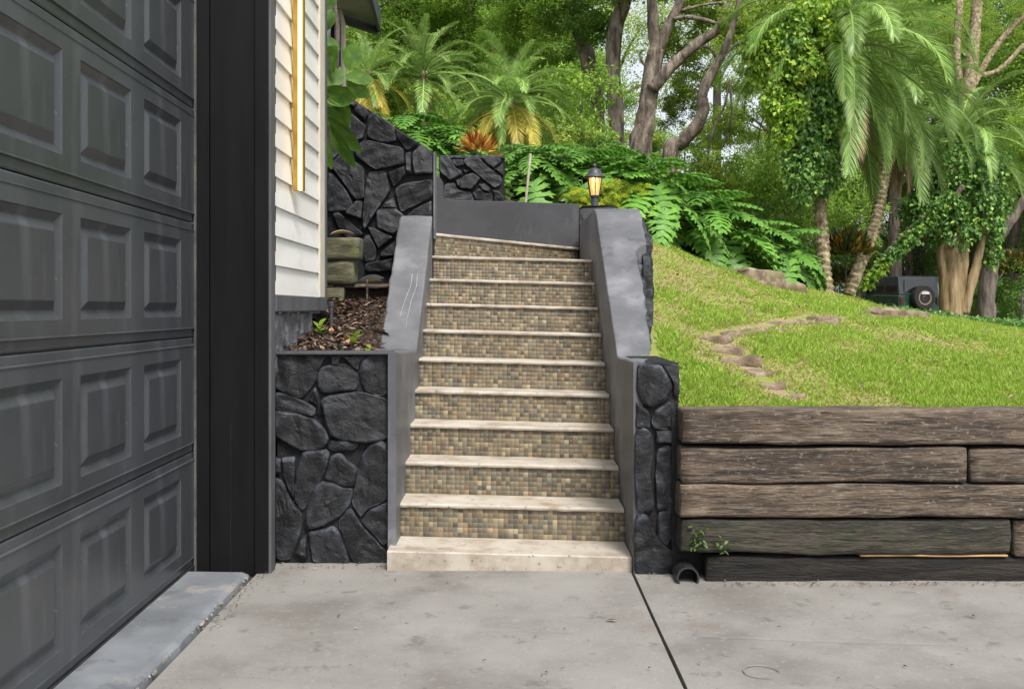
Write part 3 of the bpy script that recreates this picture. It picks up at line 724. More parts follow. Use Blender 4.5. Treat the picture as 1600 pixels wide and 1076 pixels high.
# lamp pedestal and lantern
ped = stone_mesh([(.615,1.5),(.985,1.5),(.99,2.262),(.965,2.285),(.63,2.283),(.613,2.27)], lambda u, v, w_: (u, 9.62 - w_, v), .38, 33, .012)
pd_ = link('lamp_pedestal', ped, M['rock_black']); tag(pd_, 'rough black stone block carrying the lantern beside the landing', 'pedestal')
def lantern():
    c = (.768, 9.45, 2.268); e = empty('post_lantern', c, 'lit black six-sided lantern with bell roof on the stone block', 'lantern')
    b = MB(); b.lathe([(.055,0),(.055,.012),(.034,.018),(.032,.085),(.038,.09),(.038,.098)], c, 20); b.build('post', M['lamp_metal'], e, smooth=False)
    b = MB(); b.lathe([(.044,.098),(.050,.104),(.050,.110)], c, 6, R(30)); b.build('base_ring', M['lamp_metal'], e)
    zb, zt_, rb, rt = .110, .275, .046, .075
    for k in range(6):
        a0, a1 = R(30 + 60*k), R(90 + 60*k); b = MB(); 
        def pt(r, a, z, s=1.0): return (c[0]+r*s*math.cos(a), c[1]+r*s*math.sin(a), c[2]+z)
        b.v = [pt(rb,a0,zb,.96), pt(rb,a1,zb,.96), pt(rt,a1,zt_,.96), pt(rt,a0,zt_,.96), pt(rb,a0,zb,.92), pt(rb,a1,zb,.92), pt(rt,a1,zt_,.92), pt(rt,a0,zt_,.92)]
        b.f = [(0,1,2,3),(7,6,5,4),(0,4,5,1),(1,5,6,2),(2,6,7,3),(3,7,4,0)]
        b.build('glass_pane', M['lamp_glass'], e)
        b = MB(); b.tube([pt(rb,a0,zb), pt(rt,a0,zt_)], .0055, 6); b.build('glazing_bar', M['lamp_metal'], e)
    b = MB(); b.lathe([(.080,.270),(.104,.276),(.104,.284),(.086,.296),(.066,.318),(.056,.345),(.036,.362),(.012,.368),(.012,.374),(.020,.382),(.018,.394),(.006,.402),(.004,.414)], c, 24); b.build('roof', M['lamp_metal'], e, smooth=True)
    b = MB(); b.lathe([(.010,.112),(.013,.15),(.022,.175),(.027,.2),(.022,.225),(.008,.24)], c, 14); b.build('bulb', M['bulb'], e, smooth=True)
    ld = bpy.data.lights.new('lantern_light', 'POINT'); ld.energy = 1.2; ld.color = (1,.75,.4); ld.shadow_soft_size = .03
    lo = bpy.data.objects.new('lantern_light', ld); col.objects.link(lo); lo.parent = e; lo.location = (0, 0, .258)
lantern()

# back planter with stones
KP = [
 [(185,170),(350,160),(380,240),(440,350),(540,400),(560,460),(370,580),(220,450),(180,380)],
 [(370,210),(570,215),(600,310),(450,335),(380,260)],
 [(590,220),(700,190),(850,195),(1000,350),(1210,490),(1220,620),(1100,690),(940,570),(740,400),(600,290)],
 [(900,190),(1150,150),(1225,230),(1090,360),(970,290)],
 [(590,490),(740,440),(870,530),(730,715),(530,705),(510,650)],
 [(240,690),(340,600),(440,605),(490,725),(690,755),(770,900),(240,900)],
 [(840,630),(940,600),(1030,700),(1020,760),(900,730)],
 [(740,785),(850,695),(930,785),(1060,785),(1080,900),(800,900)],
 [(1070,730),(1150,730),(1260,830),(1270,920),(1110,910)],
 [(565,375),(700,400),(620,440)], [(450,560),(560,520),(500,690)], [(1110,380),(1240,300),(1260,480),(1230,490)],
]
kp = empty('raised_stone_planter', (-.35, 10.2, 1.6), 'black-painted stone planter box behind the landing wall holding the orange croton', 'planter')
b_ = MB(); b_.box(-.715, -.075, 10.03, 10.7, 1.6, 2.80); b_.build('mortar_core', M['rock_black_joint'], kp)
b_ = MB(); b_.box(-.72, -.07, 10.0, 10.72, 2.803, 2.835); b_.build('coping', M['rock_black'], kp, bevel=.01)
stones_on(kp, KP, (670, 230), 10.76, 10.03, M['rock_black'], (.03, .06), 1.05)

# upper left stone parapet
UP = [
 [(105,200),(150,150),(250,235),(235,300),(160,325),(125,270)], [(160,90),(200,112),(190,135),(160,120)], [(205,115),(250,135),(265,170),(245,205),(190,150)],
 [(265,190),(295,165),(405,238),(415,320),(320,325),(260,290)], [(410,250),(535,328),(475,370),(420,300)], [(500,390),(550,338),(610,380),(610,490),(510,495)],
 [(195,355),(245,315),(450,355),(455,440),(300,470),(200,400)], [(465,385),(495,375),(500,495),(470,490)], [(60,450),(120,390),(240,460),(245,630),(190,630),(150,570)],
 [(45,490),(70,490),(150,590),(195,690),(45,695)], [(265,490),(360,485),(382,590),(340,650),(270,760),(245,810),(235,760),(245,620)], [(370,490),(460,455),(470,500),(400,565)],
 [(410,580),(450,550),(608,525),(608,620),(440,700)], [(310,690),(400,675),(460,720),(440,800),(400,825),(315,790)], [(70,710),(100,700),(240,820),(150,840),(110,800)],
 [(245,830),(270,820),(310,900),(300,960),(250,970),(225,900)], [(330,920),(420,850),(415,940),(330,945)], [(130,330),(190,330),(185,400),(130,385)],
 [(470,722),(500,692),(605,640),(605,722)], [(350,650),(400,620),(420,680),(330,680)], [(200,640),(235,640),(230,740),(140,710)],
 [(20,300),(100,330),(110,385),(50,440),(20,430)], [(30,150),(100,120),(100,200),(120,300),(30,280)], [(-60,420),(30,450),(35,690),(-60,690)], [(260,780),(300,790),(400,835),(320,900)], [(250,980),(400,950),(390,1020),(250,1020)],
]
uw = empty('stone_parapet', (-1.0, 7.8, 1.4), 'tall black-painted stone wall with sloping top left of the upper steps', 'stone wall')
D2 = 7.745
top = [P(470,98,D2), P(546,152,D2), P(678,238,D2)]
pts = [(-1.62, 1.2), (-.598, 1.2), (-.598, top[2].z), (top[1].x, top[1].z), (-1.62, top[0].z)]
b = MB(); n = len(pts); b.v = [(x, D2, z) for x, z in pts] + [(x, D2+.16, z) for x, z in pts]
b.f = [tuple(reversed(range(n))), tuple(range(n, 2*n))] + [(i, (i+1) % n, (i+1) % n+n, i+n) for i in range(n)]
me_ = b.mesh('mortar_core'); bm = bmesh.new(); bm.from_mesh(me_); bmesh.ops.recalc_face_normals(bm, faces=bm.faces[:]); bm.to_mesh(me_); bm.free()
link('mortar_core', me_, M['rock_black_joint'], uw)
b_ = MB(); b_.box(-.597, -.585, D2-.03, D2+.165, 1.86, top[2].z); b_.build('end_plaster', M['stucco'], uw, bevel=.004)
stones_on(uw, UP, (500, 130), 3.47, D2, M['rock_black'], (.035, .06), 1.05)

# foundation stones under the siding
for k, (y0, y1) in enumerate([(5.24, 5.45), (5.47, 5.66), (5.68, 5.92), (5.94, 6.3)]):
    me = stone_mesh([(y0,.95),(y1,.95),(y1+.01,1.2),(y1-.02,1.31),(y0+.01,1.31)], lambda u, v, w_: (-1.262 + w_, u, v), .03, 120+k, .016)
    link('stone', me, M['rock_grey'], fnd)

# ------------------------------------------------------------------ mulch bed and its small things
def zm(x, y):
    z = float(np.interp(y, [5.5, 5.7, 6.4, 7.1, 7.75], [1.085, 1.10, 1.19, 1.40, 1.5])) + .025*noise.noise(Vector((x*5, y*5, 0)))
    return min(z, zl(y) - .012 + max(0, -.845 - x)*.9)
b = MB(); gx = np.linspace(-1.5, -.815, 15); gy = np.linspace(5.5, 7.74, 40)
b.v = [(x, y, zm(x, y)) for y in gy for x in gx]
b.f = [(j*15+i, j*15+i+1, j*15+i+16, j*15+i+15) for j in range(39) for i in range(14)]
tag(b.build('mulch_bed', M['mulch_soil'], smooth=True), kind='structure')
n = 9000; X = rng.uniform(-1.3, -.842, n); Y = rng.uniform(5.53, 7.5, n)
Z = np.array([zm(x, y) for x, y in zip(X, Y)]) + rng.uniform(.0, .022, n)
an = rng.uniform(0, 2*np.pi, n); A = np.stack([np.cos(an), np.sin(an), rng.normal(0, .3, n)], 1)
Nn = np.stack([rng.normal(0, .4, n), rng.normal(0, .4, n), np.ones(n)], 1)
big = rng.random(n) < .06
me = leaves('bark_mulch', np.stack([X, Y, Z], 1), A, Nn, np.where(big, rng.uniform(.05, .09, n), rng.uniform(.018, .05, n)), np.where(big, rng.uniform(.02, .04, n), rng.uniform(.004, .011, n)), rng.random(n)**1.2)
tag(link('bark_mulch', me, M['mulch']), 'brown shredded bark mulch and leaf litter in the bed', 'mulch', kind='stuff')

def rough_box(x0, x1, y0, y1, z0, z1, seg=(24, 5, 5), amp=.006, seed=0, rnd=.014, sag=0.0):
    """box with rounded, worn edges and uneven faces"""
    bm = bmesh.new(); nx, ny, nz = seg; vs = {}
    def vert(i, j, k):
        if (i, j, k) not in vs:
            x, y, z = x0+(x1-x0)*i/nx, y0+(y1-y0)*j/ny, z0+(z1-z0)*k/nz
            def rc(v, a, c):
                return min(max(v, a + rnd), c - rnd)
            cp = Vector((rc(x,x0,x1), rc(y,y0,y1), rc(z,z0,z1))); dlt = Vector((x,y,z)) - cp
            if dlt.length > 1e-6: dlt = dlt.normalized() * rnd
            p = cp + dlt
            nv = Vector((noise.noise(p*9 + Vector((seed,0,0))), noise.noise(p*9 + Vector((0,seed,7))), noise.noise(Vector((p.x*3, p.y*9, p.z*9)) + Vector((seed,5,3)))))
            nv2 = Vector((0, noise.noise(Vector((p.x*6, p.y*40, p.z*40+seed))), noise.noise(Vector((p.x*6+9, p.y*40, p.z*40+seed)))))
            p = p + nv*amp + nv2*amp*.7
            p.z += sag * math.sin(math.pi * (p.x - x0)/(x1 - x0) * 1.7 + seed)
            vs[(i,j,k)] = bm.verts.new(p)
        return vs[(i,j,k)]
    for i in range(nx):
        for j in range(ny):
            bm.faces.new((vert(i,j,0), vert(i,j+1,0), vert(i+1,j+1,0), vert(i+1,j,0))); bm.faces.new((vert(i,j,nz), vert(i+1,j,nz), vert(i+1,j+1,nz), vert(i,j+1,nz)))
    for i in range(nx):
        for k in range(nz):
            bm.faces.new((vert(i,0,k), vert(i+1,0,k), vert(i+1,0,k+1), vert(i,0,k+1))); bm.faces.new((vert(i,ny,k), vert(i,ny,k+1), vert(i+1,ny,k+1), vert(i+1,ny,k)))
    for j in range(ny):
        for k in range(nz):
            bm.faces.new((vert(0,j,k), vert(0,j,k+1), vert(0,j+1,k+1), vert(0,j+1,k))); bm.faces.new((vert(nx,j,k), vert(nx,j+1,k), vert(nx,j+1,k+1), vert(nx,j,k+1)))
    me = bpy.data.meshes.new('timber'); bm.to_mesh(me); bm.free()
    me.polygons.foreach_set('use_smooth', [True]*len(me.polygons)); return me

ms = empty('mossy_timber_stack', (-1.4, 7.1, 1.3), 'mossy timber sleepers stacked at the back of the mulch bed', 'timbers')
for k, (xr, z0, z1) in enumerate([(-1.045, 1.668, 1.822), (-1.085, 1.495, 1.655), (-1.16, 1.33, 1.482)]):
    link('timber', rough_box(-1.9, xr, 6.98+.02*k, 7.18, z0, z1, (20,5,6), .008, 40+k), M['wood_moss'], ms)
eb = empty('edging_board', (-1.0, 7.2, 1.4), 'weathered brown board edging across the mulch bed', 'board')
me = rough_box(-1.24, -.84, 7.05, 7.17, 1.475, 1.50, (14,4,3), .008, 51, .008); link('board', me, M['wood'], eb)
me = rough_box(-1.01, -.995, 7.03, 7.045, 1.36, 1.53, (2,2,6), .002, 52, .003); link('stake', M and me, M['wood'], eb)
b_ = MB(); b_.box(-1.24, -.84, 7.12, 7.15, 1.36, 1.474); b_.build('board_shade', M['wood_dark'], eb)  # dark sheet standing in for the shade underneath the edging board

def blade_mesh(L, W, bend=.15, fold=.12, nseg=7, name='leaf', stalk=0):
    b = MB()
    if stalk: b.add([(-.004,-stalk,0),(.004,-stalk,0),(.004,0,0),(-.004,0,0)], [(0,1,2,3)])
    base = len(b.v)
    for i in range(nseg + 1):
        t = i / nseg; w_ = W * .5 * (math.sin(math.pi * min(1, t*.94 + .03))**.75); z = -bend*L*t*t
        b.v += [(-w_, L*t, z + fold*w_*1.2), (0, L*t, z), (w_, L*t, z + fold*w_*1.2)]
    for i in range(nseg):
        a0 = base + i*3; b.f += [(a0, a0+1, a0+4, a0+3), (a0+1, a0+2, a0+5, a0+4)]
    return b.mesh(name, smooth=True)
gl = link('fallen_leaf', blade_mesh(.17, .085, .1, .2), M['grey_leaf']); gl.location = (-1.06, 7.06, 1.525); gl.rotation_euler = (R(12), R(-28), R(-80)); tag(gl, 'large fallen grey-green leaf lying on the edging board', 'leaf')
gl = link('fallen_leaf', blade_mesh(.15, .05, .15, .5), M['dead_leaf']); gl.location = (-.90, 7.04, 1.52); gl.rotation_euler = (R(5), R(20), R(70)); tag(gl, 'curled dry brown leaf on the right end of the edging board', 'leaf')
gl = link('fallen_leaf', blade_mesh(.16, .06, .2, .6), M['dead_leaf']); gl.location = (-1.26, 7.05, 1.84); gl.rotation_euler = (R(15), R(10), R(-75)); tag(gl, 'dry tan leaf on top of the mossy timbers', 'leaf')

pth = empty('path_light', (-1.105, 6.22, 1.15), 'small black stake light standing in the mulch by the siding', 'path light')
b_ = MB(); b_.tube([(-1.105,6.22,1.10),(-1.105,6.22,1.34)], .012, 10); b_.build('stake', M['lamp_metal'], pth)
b_ = MB(); b_.lathe([(.012,0),(.017,.003),(.017,.028),(.010,.034)], (-1.105,6.22,1.34), 12); b_.build('lamp_head', M['lamp_metal'], pth)

seedleaf = blade_mesh(.075, .035, .35, .2); seedleaf.materials.append(M['leaf_shrub_y'])
for (px, py, d, lab, nl) in [(553,535,5.75,'small yellow-green seedling at the front of the mulch bed',5), (500,505,6.1,'small green seedling beside the black path light',6), (575,540,5.72,'single pale leaf sprout by the stucco wall',2)]:
    q = P(px, py, d); q.z = zm(q.x, q.y); e = empty('seedling', q, lab, 'seedling')
    for k in range(nl):
        o = link('leaf', seedleaf, None, e, local=True); o.location = (0, 0, .01 + .012*k); o.rotation_euler = (R(random.uniform(10, 60)), 0, k*2.4 + random.random())

# ------------------------------------------------------------------ timber retaining wall
tw = empty('timber_retaining_wall', (2.5, 5.05, 0), 'weathered railway-sleeper retaining wall below the lawn', 'retaining wall')
def sleeper(x0, x1, z0, z1, y0, m, seed, amp=.008):
    seg = max(8, int((x1-x0)/.06)); link('timber', rough_box(x0, x1, y0, y0+.2, z0, z1, (min(seg, 70), 6, 10), amp, seed, .010, .003), M[m], tw)
sleeper(.832, 3.6, .668, .838, 4.955, 'wood', 1); sleeper(3.62, 6.4, .668, .838, 4.955, 'wood', 2)
sleeper(.824, 2.215, .482, .650, 4.948, 'wood', 3); sleeper(2.232, 4.9, .482, .650, 4.95, 'wood', 4); sleeper(4.92, 6.4, .482, .65, 4.95, 'wood', 5)
sleeper(.82, 3.1, .312, .474, 4.945, 'wood', 6); sleeper(3.12, 6.4, .312, .474, 4.945, 'wood', 7)
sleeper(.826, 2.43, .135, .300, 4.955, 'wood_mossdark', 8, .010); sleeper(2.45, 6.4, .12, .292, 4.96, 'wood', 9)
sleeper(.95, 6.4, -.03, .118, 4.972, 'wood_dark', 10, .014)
link('splint', rough_box(1.70, 2.42, 4.962, 5.05, .120, .131, (20,3,2), .003, 77, .003), M['wood_raw'], tw)
b_ = MB(); b_.box(.80, 6.4, 5.10, 5.14, -.05, .79); b_.build('backing_soil', M['rock_black_joint'], tw)

pipe = empty('drain_pipe', (.865, 4.9, .05), 'black plastic drain pipe end at the foot of the stone pillar', 'pipe')
b = MB(); c0 = P(1075, 893, 4.93); n = 28; yy = [4.90, 4.90, 5.04, 5.04]; rr_ = [.046, .055, .055, .046]
for i in range(n):
    a = 2*math.pi*i/n
    for y_, r_ in ((4.925,.046),(4.925,.055),(5.06,.055),(5.06,.046)): b.v.append((c0.x + r_*math.cos(a), y_, .026 + r_*math.sin(a)))
for i in range(n):
    j = (i+1) % n
    for k in range(4): b.f.append((i*4+k, j*4+k, j*4+(k+1) % 4, i*4+(k+1) % 4))
b.build('pipe_wall', M['pipe'], pipe)
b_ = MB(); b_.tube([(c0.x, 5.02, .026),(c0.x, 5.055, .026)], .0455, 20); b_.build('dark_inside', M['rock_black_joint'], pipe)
weed = blade_mesh(.028, .014, .3, .2, 4); weed.materials.append(M['weed'])
for (x, z, nl, lab) in [(.90, .22, 22, 'tuft of small green weed growing from the timber joint near the pillar'), (1.02, .19, 10, 'sparse green weed sprig on the mossy lower timber')]:
    e = empty('weed', (x, 4.945, z), lab, 'weed')
    for k in range(nl):
        o = link('leaf', weed, None, e, local=True); o.location = (random.uniform(-.03,.04), random.uniform(-.02,.005), random.uniform(-.05,.06)); o.rotation_euler = (random.uniform(-.6,.9), random.uniform(-.6,.6), random.uniform(1.8,4.5))

# litter along joints on the driveway
n = 420
pos = []
for k in range(n):
    r = random.random()
    if r < .45: pos.append((random.uniform(1.0, 2.8), random.uniform(4.86, 4.95)))
    elif r < .6: pos.append((random.uniform(-1.28, -.6), random.uniform(5.18, 5.3)))
    elif r < .75: pos.append((random.uniform(-1.31, -1.22), random.uniform(4.2, 5.12)))
    elif r < .8: pos.append((random.uniform(.6, .9), random.uniform(5.0, 5.12)))
    else: pos.append((random.uniform(-1.2, 2.8), random.uniform(3.4, 5.1)))
pos = np.array(pos); n = len(pos); an = rng.uniform(0, 6.28, n)
me = leaves('leaf_litter', np.column_stack([pos, np.full(n, .008)]), np.stack([np.cos(an), np.sin(an), rng.normal(.05,.15,n)],1), np.stack([rng.normal(0,.3,n), rng.normal(0,.3,n), np.ones(n)],1), rng.uniform(.008,.026,n), rng.uniform(.004,.011,n), rng.random(n))
tag(link('leaf_litter', me, M['mulch']), 'tiny dry leaf scraps scattered along the driveway edges', 'litter', kind='stuff')
dl = link('fallen_leaf', blade_mesh(.05, .024, .2, .3), M['dead_leaf']); dl.location = (.45, 4.32, .012); dl.rotation_euler = (0, .2, 1.2); tag(dl, 'small pale leaf lying on the driveway left of the joint', 'leaf')
b = MB(); c1 = P(1192, 1054, 3.7); 
for i in range(28):
    a = 2*math.pi*i/28; b.v += [(c1.x + .062*math.cos(a), 3.72 + .062*math.sin(a), .005), (c1.x + .067*math.cos(a), 3.72 + .067*math.sin(a), .005), (c1.x + .0645*math.cos(a), 3.72 + .0645*math.sin(a), .0062)]
for i in range(22): b.f += [(i*3, (i+1)*3, (i+1)*3+2, i*3+2), (i*3+2, (i+1)*3+2, (i+1)*3+1, i*3+1)]
tag(b.build('cleanout_cover', M['concrete']), 'faint round concrete cover set in the driveway at lower right', 'cover')

# hairline cracks in the slabs
def crack(name, pts, m_, w_=.0022, seed=0):
    b = MB(); pts = [Vector(p) for p in pts]; Q = []
    for a, c in zip(pts[:-1], pts[1:]):
        k_ = max(2, int((c-a).length/.03))
        for j in range(k_): Q.append(a.lerp(c, j/k_))
    Q.append(pts[-1])
    for i, p in enumerate(Q):
        o_ = .012*noise.noise(Vector((i*.35, seed, 0))) + .006*noise.noise(Vector((i*1.3, seed, 4))); hw = w_*(.5 + .5*abs(noise.noise(Vector((i*.6, seed, 9)))))
        b.v += [(p.x, p.y + o_ - hw, .0068), (p.x, p.y + o_ + hw, .0068)]
    for i in range(len(Q)-1): b.f.append((2*i, 2*i+2, 2*i+3, 2*i+1))
    b.build('hairline_crack', M[m_], drv)
crack('c', [(.75,4.12,0),(1.2,4.06,0),(1.7,4.02,0)], 'pale_scratch', .0016, 1); crack('c', [(-.1,4.2,0),(.25,4.17,0)], 'pale_scratch', .0014, 2); crack('c', [(-1.27,3.62,0),(-1.0,3.66,0),(-.8,3.62,0)], 'joint_soil', .0009, 3)

# ------------------------------------------------------------------ lawn: grass, edging stones, boulders
path_px = [(1222,616),(1196,596),(1172,578),(1152,560),(1134,542),(1118,524),(1150,517),(1186,511),(1218,504),(1252,499),(1290,497),(1328,496),(1362,494),(1396,492)]
ed = empty('stone_edging', on_ground(1118,524), 'curved line of flat weathered stones dividing the lawn terrace', 'garden edging')
path_pts = [on_ground(*p) for p in path_px]
for k, q in enumerate(path_pts):
    nx_ = path_pts[min(k+1, len(path_pts)-1)] - path_pts[max(k-1, 0)]; ang = math.atan2(nx_.y, nx_.x); Ls = nx_.length*.27; Wd = random.uniform(.06, .12) * (1.5 if k > 8 else 1); ang += random.uniform(-.35, .35)
    me = rough_box(-Ls*1.25, Ls*1.25, -Wd, Wd, -.07, random.uniform(-.012, .008), (10,8,3), .022, 200+k, .008)
    o = link('flat_stone', me, M['stone_path'], ed); o.matrix_parent_inverse = Matrix(); o.location = q - ed.location; o.rotation_euler = (random.uniform(-.08,.08), random.uniform(-.08,.08), ang)
for (px, py, sx, sy, sz, lab) in [(1180,437,.27,.22,.10,'flat pale boulder lying at the crest of the lawn'), (1215,440,.25,.18,.06,'low flat rock next to the pale boulder on the crest'), (1398,493,.22,.2,.05,'end rock where the stone edging meets the hedge')]:
    q = on_ground(px, py); me = rough_box(-sx, sx, -sy, sy, -.1, sz, (8,7,5), .035, px, .05)
    o = link('boulder', me, M['stone_path']); o.location = q; o.rotation_euler = (0, .05, .3); tag(o, lab, 'rock')

n = 230000
Y = 5.14 + (rng.random(n)**1.35) * 6.6
pxr = rng.uniform(960, 1760, n); X = (pxr - CX) / F * Y
ok = (X > .87 + np.clip(Y - 6, 0, 1)*.09) & (X < 6.6); X, Y = X[ok], Y[ok]
PPn = np.array([(q.x, q.y) for q in path_pts])
dd = np.full(len(X), 9.)
for i in range(len(PPn) - 1):
    a, c = PPn[i], PPn[i+1]; t = np.clip(((X-a[0])*(c-a)[0] + (Y-a[1])*(c-a)[1]) / ((c-a)@(c-a)), 0, 1)
    dd = np.minimum(dd, np.hypot(X - a[0] - t*(c-a)[0], Y - a[1] - t*(c-a)[1]))
f1 = np.sin(X*2.3+1)*np.sin(Y*1.9+.4) + .6*np.sin(X*5.1+Y*3.3) + .4*np.sin(X*9.7-Y*7.1+2) + .3*np.sin(X*17+Y*13)
f2 = np.sin(X*14+2*np.sin(Y*6))*np.sin(Y*15+2*np.sin(X*7)) + .6*np.sin(X*31+Y*23)*np.sin(Y*37-X*11)
dry = sstep(.0, 1.35, .45*f2 + f1 + 1.7*sstep(3.4, 1.2, X)*sstep(6.0, 7.4, Y) + .7*sstep(.35, .0, dd))
ok = (dd > .045*rng.random(len(X)) + .03) & (rng.random(len(X)) > dry*.62); X, Y, dry, f2 = X[ok], Y[ok], dry[ok], f2[ok]; ov = 2600; X = np.concatenate([X, rng.uniform(.9, 3.6, ov)]); Y = np.concatenate([Y, 5.11 + .05*rng.random(ov)]); dry = np.concatenate([dry, np.full(ov, .15)]); f2 = np.concatenate([f2, rng.normal(.2, .6, ov)])
n = len(X)
Z = terr(X, Y) - .004
an = rng.uniform(0, 6.28, n); lean = np.abs(rng.normal(.95, .5, n)) + dry*.6
A = np.stack([np.cos(an)*lean, np.sin(an)*lean, np.ones(n)], 1); A[-ov:, 1] = -np.abs(A[-ov:, 1]) - .5; A[-ov:, 2] = rng.uniform(.2, .9, ov)
L = rng.uniform(.028, .062, n)*(1 - .35*dry)*(1 + .25*f2); Wd = rng.uniform(.0045, .0085, n)*(1 + (Y-5)*.07)
t = np.clip(.26 + .62*rng.random(n)**1.3 + .12*f2, .24, 1); dead = rng.random(n) < (.04 + .32*dry); t[dead] = rng.random(dead.sum())*.22
me = leaves('grass_blades', np.stack([X, Y, Z], 1), A, np.stack([rng.normal(0,1,n), -np.ones(n), rng.normal(0,.3,n)], 1), L, Wd, t)
tag(link('grass_blades', me, M['grass']), 'short bright green lawn grass with dry patches', 'grass', kind='stuff')

n = 130; pxr = rng.uniform(1010, 1600, n); Y = rng.uniform(5.3, 10.4, n); X = (pxr - CX)/F*Y; an = rng.uniform(0, 6.28, n)
me = leaves('lawn_leaf_litter', np.stack([X, Y, terr(X, Y) + .03], 1), np.stack([np.cos(an), np.sin(an), rng.normal(0,.3,n)],1), np.stack([rng.normal(0,.4,n), rng.normal(-.3,.4,n), np.ones(n)],1), rng.uniform(.02,.06,n), rng.uniform(.01,.025,n), .5+.5*rng.random(n))
tag(link('lawn_leaf_litter', me, M['mulch']), 'dry fallen leaves scattered over the lawn', 'leaf litter', kind='stuff')
# low ground cover strip on the right
n = 16000; pxr = rng.uniform(1395, 1800, n); Y = rng.uniform(11.2, 15.5, n); X = (pxr - CX)/F*Y
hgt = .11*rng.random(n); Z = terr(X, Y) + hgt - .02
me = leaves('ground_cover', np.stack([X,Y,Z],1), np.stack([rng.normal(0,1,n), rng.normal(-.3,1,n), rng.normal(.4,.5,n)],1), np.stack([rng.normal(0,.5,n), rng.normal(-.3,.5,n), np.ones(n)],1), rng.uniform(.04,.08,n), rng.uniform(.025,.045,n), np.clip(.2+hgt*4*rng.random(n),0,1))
tag(link('ground_cover', me, M['leaf_vine']), 'low leafy ground cover strip at the far right edge of the lawn', 'ground cover', kind='stuff')
n = 30000; pxr = rng.uniform(1380, 1800, n); Y = rng.uniform(15.5, 27, n); X = (pxr - CX)/F*Y; Z = terr(X, Y)
me = leaves('far_grass', np.stack([X,Y,Z],1), np.stack([rng.normal(0,.5,n), rng.normal(0,.5,n), np.ones(n)],1), np.stack([rng.normal(0,1,n), -np.ones(n), rng.normal(0,.3,n)],1), rng.uniform(.06,.13,n), rng.uniform(.02,.035,n), .3+.6*rng.random(n))
tag(link('far_grass', me, M['grass']), 'grass verge beyond the ground cover on the right', 'grass', kind='stuff')

# ------------------------------------------------------------------ foliage kit
def crown_mesh(name, nclump, nleaf, L, W, shape=(1,1,.85), clump_r=.26, hollow=.35, seed=0, flat=0.0):
    g = np.random.default_rng(seed)
    d = unit(g.normal(0, 1, (nclump, 3))); r = (hollow + (1-hollow)*g.random(nclump)**.6)[:, None]
    cc = d * r * np.array(shape); cc[:, 2] += .08*np.sin(cc[:, 0]*5 + seed)
    which = g.integers(0, nclump, nleaf); cr = clump_r*g.uniform(.55, 1.25, nclump)
    off = unit(g.normal(0, 1, (nleaf, 3))) * (g.random(nleaf)**.45)[:, None] * cr[which][:, None] * np.array([1, 1, .7])
    C = cc[which] + off
    A = unit(off + g.normal(0, .12, off.shape) * .6) * .6 + g.normal(0, .5, (nleaf, 3)); A[:, 2] -= .35
    Nn = g.normal(0, .55, (nleaf, 3)); Nn[:, 2] += 1
    shade = g.random(nclump)[which]*.45 + g.random(nleaf)*.55
    return leaves(name, C, A, Nn, L*g.uniform(.7, 1.3, nleaf), W*g.uniform(.7, 1.3, nleaf), np.clip(shade, 0, 1))
CR = [crown_mesh('crown', 70, 24000, .034, .017, seed=1), crown_mesh('crown', 55, 24000, .034, .017, clump_r=.3, seed=2),
      crown_mesh('crown', 42, 11000, .034, .018, clump_r=.24, seed=3, hollow=.5), crown_mesh('crown', 60, 20000, .03, .02, clump_r=.25, seed=4),
      crown_mesh('crown', 60, 16000, .065, .032, clump_r=.24, seed=5),
      crown_mesh('crown', 40, 3600, .105, .052, clump_r=.30, seed=6, hollow=.3), crown_mesh('crown', 60, 11000, .058, .029, clump_r=.27, seed=7, hollow=.3)]

def crown(parent, c, r, var, mat, rz=None, sq=1.0):
    if r < 1.05 and var in (0, 1, 2, 3): var = 5
    elif r < 1.9 and var in (0, 1, 3): var = 6
    o = link('crown', CR[var], None, parent, local=True)
    if len(CR[var].materials) == 0: CR[var].materials.append(M[mat])
    o.material_slots[0].link = 'OBJECT'; o.material_slots[0].material = M[mat]
    o.location = Vector(c) - parent.location; o.scale = (r, r, r*sq); o.rotation_euler = (random.uniform(-.3,.3), random.uniform(-.3,.3), random.uniform(0, 6.28) if rz is None else rz)
    return o

def px_tree(name, label, cat, trunks, crowns, barkm, group=None, sides=10):
    """trunks: list of (d, [(px,py,width_px)...]) first one reaches the ground"""
    d0, p0 = trunks[0]; base = P(p0[0][0], p0[0][1], d0); gz = tz(base.x, base.y)
    e = empty(name, (base.x, base.y, gz), label, cat, group)
    for i, (d, pts) in enumerate(trunks):
        q = [P(a, b_, d) for a, b_, w_ in pts]; r = [w_*d/F*.5*(.86 if barkm == 'bark' else 1) for _, _, w_ in pts]
        if i == 0:
            q.insert(0, Vector((q[0].x + (q[0].x-q[1].x)*.3, q[0].y, min(gz - .1, q[0].z - .2)))); r.insert(0, r[0]*1.25)
        Q, RR = [], []
        for k in range(len(q)-1):
            pm_, pn = q[max(k-1, 0)], q[min(k+2, len(q)-1)]
            for s in range(5):
                t = s/5; t2, t3 = t*t, t*t*t
                Q.append(.5*((2*q[k]) + (q[k+1]-pm_)*t + (2*pm_-5*q[k]+4*q[k+1]-pn)*t2 + (3*q[k]-pm_-3*q[k+1]+pn)*t3)); RR.append(r[k]*(1-t)+r[k+1]*t)
        Q.append(q[-1]); RR.append(r[-1])
        b = MB(); b.tube(Q, RR, sides, wob=.22, seed=i+p0[0][0]); b.build('trunk' if i == 0 else 'limb', M[barkm], e, smooth=True)
    for (px, py, d, r, var, m_, sq) in crowns: crown(e, P(px, py, d), r, var, m_, None, sq)
    return e

